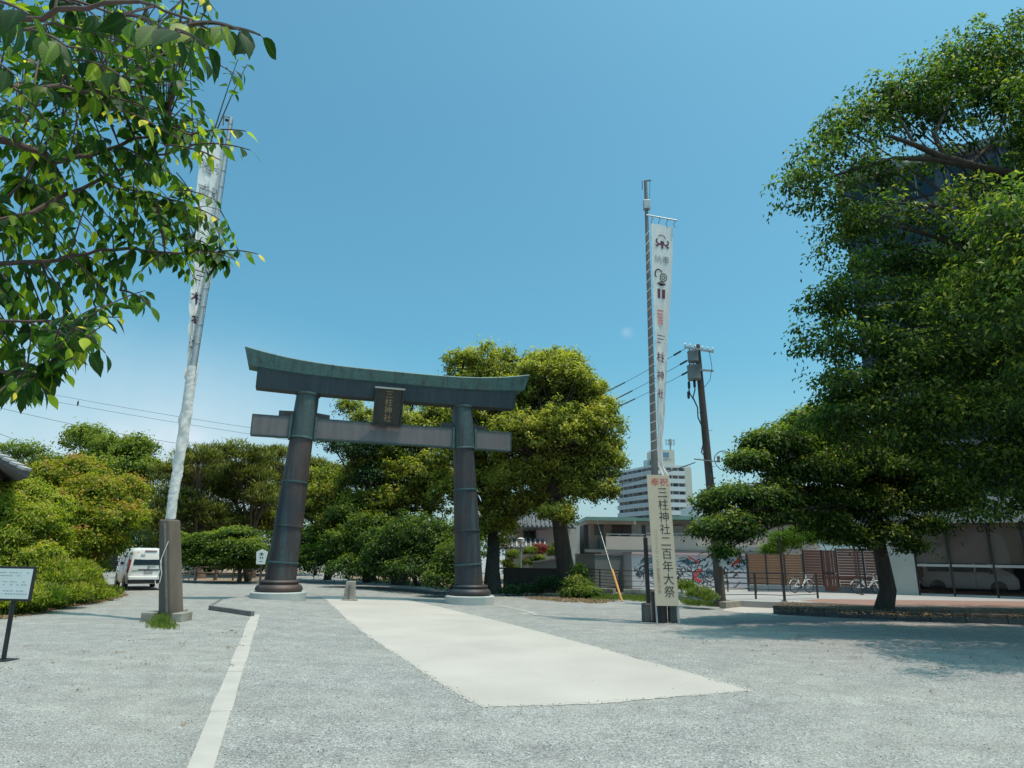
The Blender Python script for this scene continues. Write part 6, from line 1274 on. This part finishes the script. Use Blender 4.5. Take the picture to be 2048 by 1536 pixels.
for pts, r0 in (([(2120, 420, 19.5), (2048, 352, 19.3), (1960, 335, 19), (1880, 312, 18.8), (1830, 290, 18.6), (1780, 272, 18.5)], .17), ([(1960, 335, 19), (1860, 318, 18.8), (1790, 316, 18.7), (1720, 335, 18.6), (1640, 360, 18.6)], .09), ([(1890, 315, 18.8), (1868, 270, 18.8), (1890, 225, 18.9), (1910, 190, 18.9)], .08),
                ([(2120, 560, 19.5), (2000, 470, 19), (1920, 428, 18.7), (1860, 410, 18.6), (1780, 405, 18.5)], .11), ([(1920, 428, 18.7), (1930, 400, 18.8), (1900, 370, 18.8)], .05), ([(1830, 290, 18.6), (1800, 240, 18.7), (1790, 215, 18.8)], .05), ([(1940, 330, 18.9), (1990, 280, 19), (2010, 230, 19)], .07)):
    P = [at(q[0], q[1], q[2]-1.5)-ob for q in pts]; P2 = []
    for i in range(len(P)-1): P2 += [P[i].lerp(P[i+1], k/3) for k in range(3)]
    P2.append(P[-1]); n_ = len(P2); mb.tube(P2, [r0*(1-.75*i/n_) for i in range(n_)], 9)
mb.build('limb', M['bark'], rt, smooth=True)

# ================================================================== GRASS, LITTER
def ground_cover(name, poly_px, n, L, W, mat, seed, label=None, spread=0.35, up=1.0, dz=0.0):
    rng = np.random.default_rng(seed); ctr = [gp(x, y, dz) for x, y in poly_px]; P = []
    rnd = random.Random(seed)
    xs_ = [c.x for c in ctr]; ys_ = [c.y for c in ctr]
    def inside(x, y):
        c = False
        for i in range(len(ctr)):
            a, b = ctr[i], ctr[i-1]
            if (a.y > y) != (b.y > y) and x < (b.x-a.x)*(y-a.y)/(b.y-a.y)+a.x: c = not c
        return c
    while len(P) < n:
        x = rnd.uniform(min(xs_), max(xs_)); y = rnd.uniform(min(ys_), max(ys_))
        if inside(x, y):
            for _ in range(6):
                q = (x+rnd.gauss(0, .06), y+rnd.gauss(0, .06)); P.append((q[0], q[1], terr(q[0])+dz))
    P = np.array(P[:n]); N = unit(rng.normal(size=(n, 3))*np.array([1, 1, 0.15 if up > .5 else 1])+np.array([0, 0, 0 if up > .5 else 3.0])); T = np.array([0, 0, up])+rng.normal(size=(n, 3))*spread
    Ls = L*rng.uniform(.5, 1.4, n); V, F = leaf_quads(P, N, Ls, np.full(n, W)*rng.uniform(.6, 1.4, n), rng, T, 0.1)
    if up <= .5: V[:, 2] += 0.03
    o = np_mesh(name, V, F, mat, None, np.clip(rng.normal(.5, .25, n), 0, 1), 'stuff')
    if label: o['label'] = label; o['category'] = 'grass' if 'grass' in name else 'litter'
    return o
ground_cover('grass', [(1170, 1193), (1230, 1190), (1300, 1192), (1330, 1200), (1300, 1206), (1240, 1201), (1190, 1202)], 9000, .16, .014, LEAF['grass'], 71, 'sunlit green grass strip between the camphor and the signboard')
ground_cover('grass', [(1360, 1201), (1430, 1209), (1435, 1214), (1370, 1211)], 2500, .14, .014, LEAF['grass'], 72, 'sparse grass at the foot of the low stone wall')
ground_cover('grass', [(-40, 1236), (0, 1234), (60, 1227), (130, 1213), (195, 1203), (240, 1191), (246, 1184), (225, 1176), (190, 1185), (100, 1205), (0, 1218)], 16000, .20, .014, LEAF['grass'], 73, 'green and straw coloured grass fringe along the left road')
ground_cover('leaf_litter', [(-40, 1242), (0, 1240), (60, 1231), (130, 1216), (200, 1206), (255, 1192), (246, 1188), (195, 1200), (120, 1210), (0, 1230)], 5000, .07, .04, LEAF['dry'], 74, 'dry brown leaves scattered along the road edge on the left', up=.1)
ground_cover('leaf_litter', [(1050, 1194), (1140, 1197), (1200, 1200), (1240, 1203), (1200, 1207), (1130, 1205), (1060, 1199)], 3000, .08, .045, LEAF['dry'], 75, 'reddish dry leaves on the ground below the camphor', up=.1)
ground_cover('grass', [(290, 1247), (352, 1252), (350, 1262), (300, 1258)], 700, .10, .012, LEAF['grass'], 76, 'tuft of weeds growing at the foot of the stone post')
ground_cover('grass', [(307, 1240), (338, 1243), (336, 1256), (312, 1254)], 900, .20, .016, LEAF['grass'], 77, 'leafy weeds against the front of the stone footing')
ground_cover('grass', [(690, 1158), (780, 1168), (880, 1180), (960, 1186), (930, 1178), (820, 1162)], 3000, .14, .02, LEAF['green'], 78, 'low green plants under the shrubs by the drive')
bush('evergreen_shrub', 'dark undergrowth shrub filling the shade beneath the pines', 'shrub', G_(430, 1160), px_lobes([(330, 1120, 56, 50, 30), (400, 1128, 55, 50, 24), (470, 1130, 55, 50, 22), (540, 1125, 56, 45, 26), (600, 1130, 56, 45, 22), (300, 1080, 55, 40, 30)]), LEAF['dark'], 27, trunk_r=0.1, clumps=70, per=40, cr=0.5, leaf=(0.24, 0.12), tint0=0.1)
# far wood behind everything, one mass
rng_l = []
for k, (x, y, Y, rx, rz) in enumerate([(360, 1090, 78, 60, 50), (440, 1080, 80, 60, 55), (520, 1090, 82, 60, 55), (600, 1085, 84, 60, 55), (680, 1080, 84, 60, 60), (760, 1085, 82, 60, 60), (840, 1085, 80, 60, 60), (920, 1090, 78, 60, 60), (280, 1090, 74, 50, 55), (200, 1100, 70, 50, 50), (990, 1090, 76, 45, 50)]):
    rng_l.append((x, y, Y, rx, rz, 40))
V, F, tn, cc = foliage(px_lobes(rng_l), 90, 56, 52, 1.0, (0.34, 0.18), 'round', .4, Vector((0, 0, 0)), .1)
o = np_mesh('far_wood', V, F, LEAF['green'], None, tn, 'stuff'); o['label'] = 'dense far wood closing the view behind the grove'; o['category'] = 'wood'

# ================================================================== THE NEAR CHERRY TREE
def cherry_leaf(L, seed):
    rnd = random.Random(seed); ts = [0, .12, .3, .5, .7, .86, 1.0]; ws = [0.02, .24, .40, .43, .31, .12, 0.0]; V = []; F = []
    droop = rnd.uniform(.12, .40); fold = rnd.uniform(.05, .22); tw = rnd.uniform(-.25, .25); side = rnd.uniform(-.06, .06)
    for t, w_ in zip(ts, ws):
        y = t*L; z = -droop*L*t*t; x = side*L*math.sin(t*3); w2 = w_*L*0.5*1.12; a = tw*t
        V += [(x-w2*math.cos(a), y, z+fold*w2-w2*math.sin(a)), (x, y, z), (x+w2*math.cos(a), y, z+fold*w2+w2*math.sin(a))]
    for i in range(len(ts)-1):
        b = 3*i; F += [(b, b+1, b+4, b+3), (b+1, b+2, b+5, b+4)]
    return V, F
rc = random.Random(77); variants = []
for k in range(10):
    V, F = cherry_leaf(0.115, k); me = bpy.data.meshes.new('leaf_%d' % k); me.from_pydata(V, [], F); me.materials.append(LEAF['cherry'])
    a = me.attributes.new('tint', 'FLOAT', 'FACE'); a.data.foreach_set('value', [[.2, .35, .5, .3, .6, .7, .45, .55, .85, 1.0][k]]*len(F)); me.polygons.foreach_set('use_smooth', [True]*len(F)); uvl = me.uv_layers.new(name='veins')
    for lp in me.loops: uvl.data[lp.index].uv = ((-.5, 0, .5)[lp.vertex_index % 3], [0, .12, .3, .5, .7, .86, 1.0][lp.vertex_index//3])
    me.update()
    variants.append((me, np.array(V), F))
croot = empty('cherry_tree', (-6.2, 2.2, -0.0)); tag(croot, 'leafy cherry tree overhanging the upper left corner close to the camera', 'tree')
co = croot.location
limbs_px = [([(-420, 560, 2.6), (-150, 300, 3.0), (0, 278, 3.3), (110, 320, 3.5), (200, 300, 3.6), (330, 255, 3.7)], .05), ([(-150, 300, 3.0), (0, 420, 3.6), (150, 200, 3.9), (260, 90, 4.0)], .018), ([(-420, 560, 2.6), (-100, 480, 3.1), (60, 420, 3.6), (200, 360, 3.9), (300, 310, 4.0), (420, 290, 4.0)], .035),
            ([(-420, 560, 2.6), (-150, 180, 2.2), (0, 160, 2.4), (120, 180, 2.6), (200, 190, 2.8)], .03), ([(-300, 100, 2.0), (0, 30, 1.9), (150, 22, 1.9), (280, -5, 1.9), (420, 60, 1.6)], .022), ([(-420, 620, 2.8), (-100, 540, 3.2), (80, 520, 3.6), (200, 500, 3.8), (330, 500, 3.9), (440, 520, 4.0)], .03),
            ([(-420, 620, 2.8), (-100, 640, 3.0), (60, 640, 3.2), (150, 650, 3.3)], .022), ([(-420, 640, 2.8), (-120, 730, 2.8), (30, 740, 2.9), (90, 745, 2.9)], .018), ([(110, -60, 2.2), (95, 40, 2.2), (105, 90, 2.3)], .012), ([(200, 360, 3.9), (330, 400, 4.0), (440, 420, 4.1)], .012)]
mb = MB(); nodes = []
for pts, r0 in limbs_px:
    P = [at(*q) for q in pts]; Q = []
    for i in range(len(P)-1):
        for k in range(4): Q.append(P[i].lerp(P[i+1], k/4)+Vector((rc.uniform(-.02, .02), rc.uniform(-.02, .02), rc.uniform(-.02, .02))))
    Q.append(P[-1]); n_ = len(Q); r0 *= .62; mb.tube([p-co for p in Q], [r0*(1-.8*i/n_) for i in range(n_)], 8); nodes += [(p, r0*(1-.8*i/n_)) for i, p in enumerate(Q)]
Pm = at(-420, 600, 2.7)-co
mb.build('branch', M['barkcherry'], croot, smooth=True)
MB().tube([(0, 0, -.2), (.02, 0, .6), (-.1, .1, 1.5), Pm*0.55+Vector((-.3, 0, .9)), Pm], [.26, .2, .17, .12, .06], 12).build('trunk', M['barkcherry'], croot, smooth=True)
def bound(y):
    tb_ = [(-80, 420), (0, 430), (40, 400), (70, 480), (140, 500), (175, 400), (230, 440), (255, 475), (300, 470), (340, 380), (380, 380), (430, 430), (480, 450), (510, 490), (545, 460), (570, 330), (600, 290), (640, 270), (665, 200), (690, 205), (715, 190), (750, 125), (790, 95), (805, 10)]
    for (a, xa), (b, xb) in zip(tb_[:-1], tb_[1:]):
        if a <= y <= b: return xa+(xb-xa)*(y-a)/(b-a)
    return 0
leaves = []                                                        # (matrix, variant, size on picture)
tw_mb = MB()
def shoot(tip, start, nl, scale, droop=1.0, yellow=0.0):
    """a twig from start to tip with alternate leaves over its outer part"""
    d = tip-start; L = d.length; mid = (start+tip)/2+Vector((0, 0, 0.10*L))
    pts = [start*(1-t)**2+mid*2*t*(1-t)+tip*t*t for t in [i/8 for i in range(9)]]
    tw_mb.tube([p-co for p in pts], [0.006*(1-.7*i/8)*scale+.001 for i in range(9)], 4, cap=False)
    for k in range(nl):
        t = 1-(k/max(1, nl-1))*min(1, (0.05*nl*scale)/L) if L > .05 else 1
        i = min(7, int(t*8)); p = pts[i].lerp(pts[i+1], t*8-i); dd = (pts[i+1]-pts[i]).normalized()
        sd = dd.cross(Vector((0, 0, 1))); sd = sd.normalized() if sd.length > .1 else Vector((1, 0, 0)); s_ = 1 if k % 2 else -1
        dirv = (dd*(1.0 if k == 0 else .55)+sd*s_*rc.uniform(.3, .9)+Vector((0, 0, -1))*rc.uniform(.35, 1.1)*droop).normalized()
        nup = Vector((rc.gauss(0, .35), rc.gauss(0, .35), 1.0)); nup = (nup-dirv*nup.dot(dirv)).normalized(); xx = dirv.cross(nup).normalized()
        sc = scale*rc.uniform(.70, 1.15)*(0.8 if k == 0 else 1)
        vi = rc.choice([8, 9]) if rc.random() < yellow else (rc.choice([9, 8]) if k == 0 and rc.random() < .25 else rc.choice([0, 0, 1, 2, 3, 4, 5, 6, 7, 5, 8]))
        if vi == 9: sc *= .6
        pet = p+dirv*0.015*sc
        tw_mb.tube([p-co, pet-co], 0.0014, 3, cap=False)
        R = Matrix((xx, dirv, nup)).transposed().to_4x4()
        leaves.append((Matrix.Translation(pet) @ R @ Matrix.Scale(sc, 4), vi, sc*0.105/max(.5, pet.y), pet))
def near_node(p, maxd=9):
    best = min(nodes, key=lambda n_: (n_[0]-p).length+max(0, (n_[0].x-p.x))*1.5); return best[0]
cnt = 0
while cnt < 430:
    y = rc.uniform(-90, 800); bx = bound(y); x = rc.uniform(-120, 1)*1.0+(bx+120)*rc.random()**0.85
    if x > bx or x < -120: continue
    if y > 640 and rc.random() < .30: continue
    Y = rc.uniform(2.9, 4.4)+(0.4 if y > 250 else -0.6*rc.random())-(0.7 if y > 620 else 0)
    tip = at(x, y, Y); nn_ = near_node(tip); st_ = tip+(nn_-tip)*min(1.0, .55/max(.01, (nn_-tip).length)) if rc.random() < .55 else nn_
    shoot(tip, st_, rc.randint(7, 11), rc.uniform(.64, .98)); cnt += 1
# placed shoots: the outermost sprays the photograph shows
for (x, y, Y, sx_, sy_, nl, sc, dr, yl) in [(520, 70, 1.55, 420, 60, 6, 1.0, 1.2, .3), (480, 60, 1.50, 380, 50, 6, 1.05, 1.5, .15), (410, 90, 1.5, 330, 60, 6, 1.05, 1.6, .1), (330, 60, 1.6, 240, 30, 7, 1.0, 1.5, .1), (430, 20, 2.8, 380, -20, 6, .9, 1.3, .2), (490, 262, 3.0, 380, 270, 8, 1.05, 1.0, .65), (500, 300, 3.2, 380, 290, 8, 1.0, 1.1, .3), (440, 320, 3.3, 330, 290, 8, 1.0, 1.2, .3),
                                     (515, 508, 3.8, 430, 505, 6, 1.0, .8, .3), (470, 520, 3.8, 380, 500, 8, 1.0, 1.2, .15), (440, 440, 3.9, 360, 410, 9, .9, .8, .4), (430, 400, 3.9, 350, 380, 8, .9, .8, .5), (300, 610, 3.5, 240, 580, 7, 1.0, 1.2, .2), (210, 705, 3.0, 130, 650, 8, 1.15, 1.2, .05), (180, 700, 2.9, 90, 660, 8, 1.15, 1.3, .0), (130, 745, 2.9, 60, 740, 6, 1.0, .9, .2), (95, 785, 2.9, 40, 750, 6, 1.0, 1.2, .1), (240, 150, 2.3, 140, 120, 8, 1.0, 1.3, .1), (130, 90, 2.0, 40, 60, 8, 1.1, 1.3, .05), (60, 30, 1.5, -60, 0, 8, 1.1, 1.3, .0), (310, 250, 2.6, 220, 220, 8, 1.0, 1.1, .4), (30, 150, 2.0, -80, 100, 8, 1.0, 1.2, 0), (200, 40, 2.2, 120, 0, 8, 1., 1.2, .1)]:
    shoot(at(x, y, Y), at(sx_, sy_, Y+.15), nl, sc, dr, yl)
    tw_mb.tube([at(sx_, sy_, Y+.15)-co, near_node(at(sx_, sy_, Y+.15))-co], .004, 5, cap=False)
tw_mb.build('twigs', M['barkcherry'], croot, smooth=True)['kind'] = 'stuff'
def on_frame(p):
    d = p-Vector((0, 0, CAMH)); r_ = cam.matrix_world.inverted().to_3x3() @ d
    return r_.z < 0 and abs(r_.x/r_.z)*FPX < 1040 and abs(r_.y/r_.z)*FPX < 785
leaves.sort(key=lambda q: -(q[2] if on_frame(q[3]) else 0))
Tm = Matrix.Translation(-co)
for Mx, vi, s_, p in leaves[:290]:
    o = bpy.data.objects.new('leaf', variants[vi][0]); C.objects.link(o); o.parent = croot; o.matrix_basis = Tm @ Mx
Vs, Fs, Tn = [], [], []; k = 0
tv = [.2, .35, .5, .3, .6, .7, .45, .55, .85, 1.0]
for Mx, vi, s_, p in leaves[290:]:
    A = np.array((Tm @ Mx)); v = variants[vi][1] @ A[:3, :3].T + A[:3, 3]; Vs.append(v); Fs.append(np.array(variants[vi][2])+k); k += len(v); Tn.append(np.full(len(variants[vi][2]), tv[vi]))
np_mesh('foliage', np.concatenate(Vs), np.concatenate(Fs), LEAF['cherry'], croot, np.concatenate(Tn), 'stuff', smooth=True)
print('leaves', len(leaves), 'tris', sum(len(m_.polygons)*2 for m_ in bpy.data.meshes))

ground_cover('leaf_litter', [(1560, 1206), (1800, 1216), (2060, 1222), (2060, 1240), (1790, 1236), (1560, 1224)], 2500, .07, .04, LEAF['dry'], 81, 'dead leaves lying on the dark soil of the planter', up=.1, dz=PZ+0.02)
ground_cover('leaf_litter', [(1300, 1260), (2060, 1290), (2060, 1420), (1500, 1330)], 260, .05, .03, LEAF['dry'], 82, 'few fallen leaves on the yard beneath the shady trees', up=.1)
ground_cover('leaf_litter', [(-40, 1290), (500, 1260), (400, 1500), (-40, 1500)], 160, .05, .03, LEAF['dry'], 83, 'few fallen cherry leaves on the left road', up=.1)
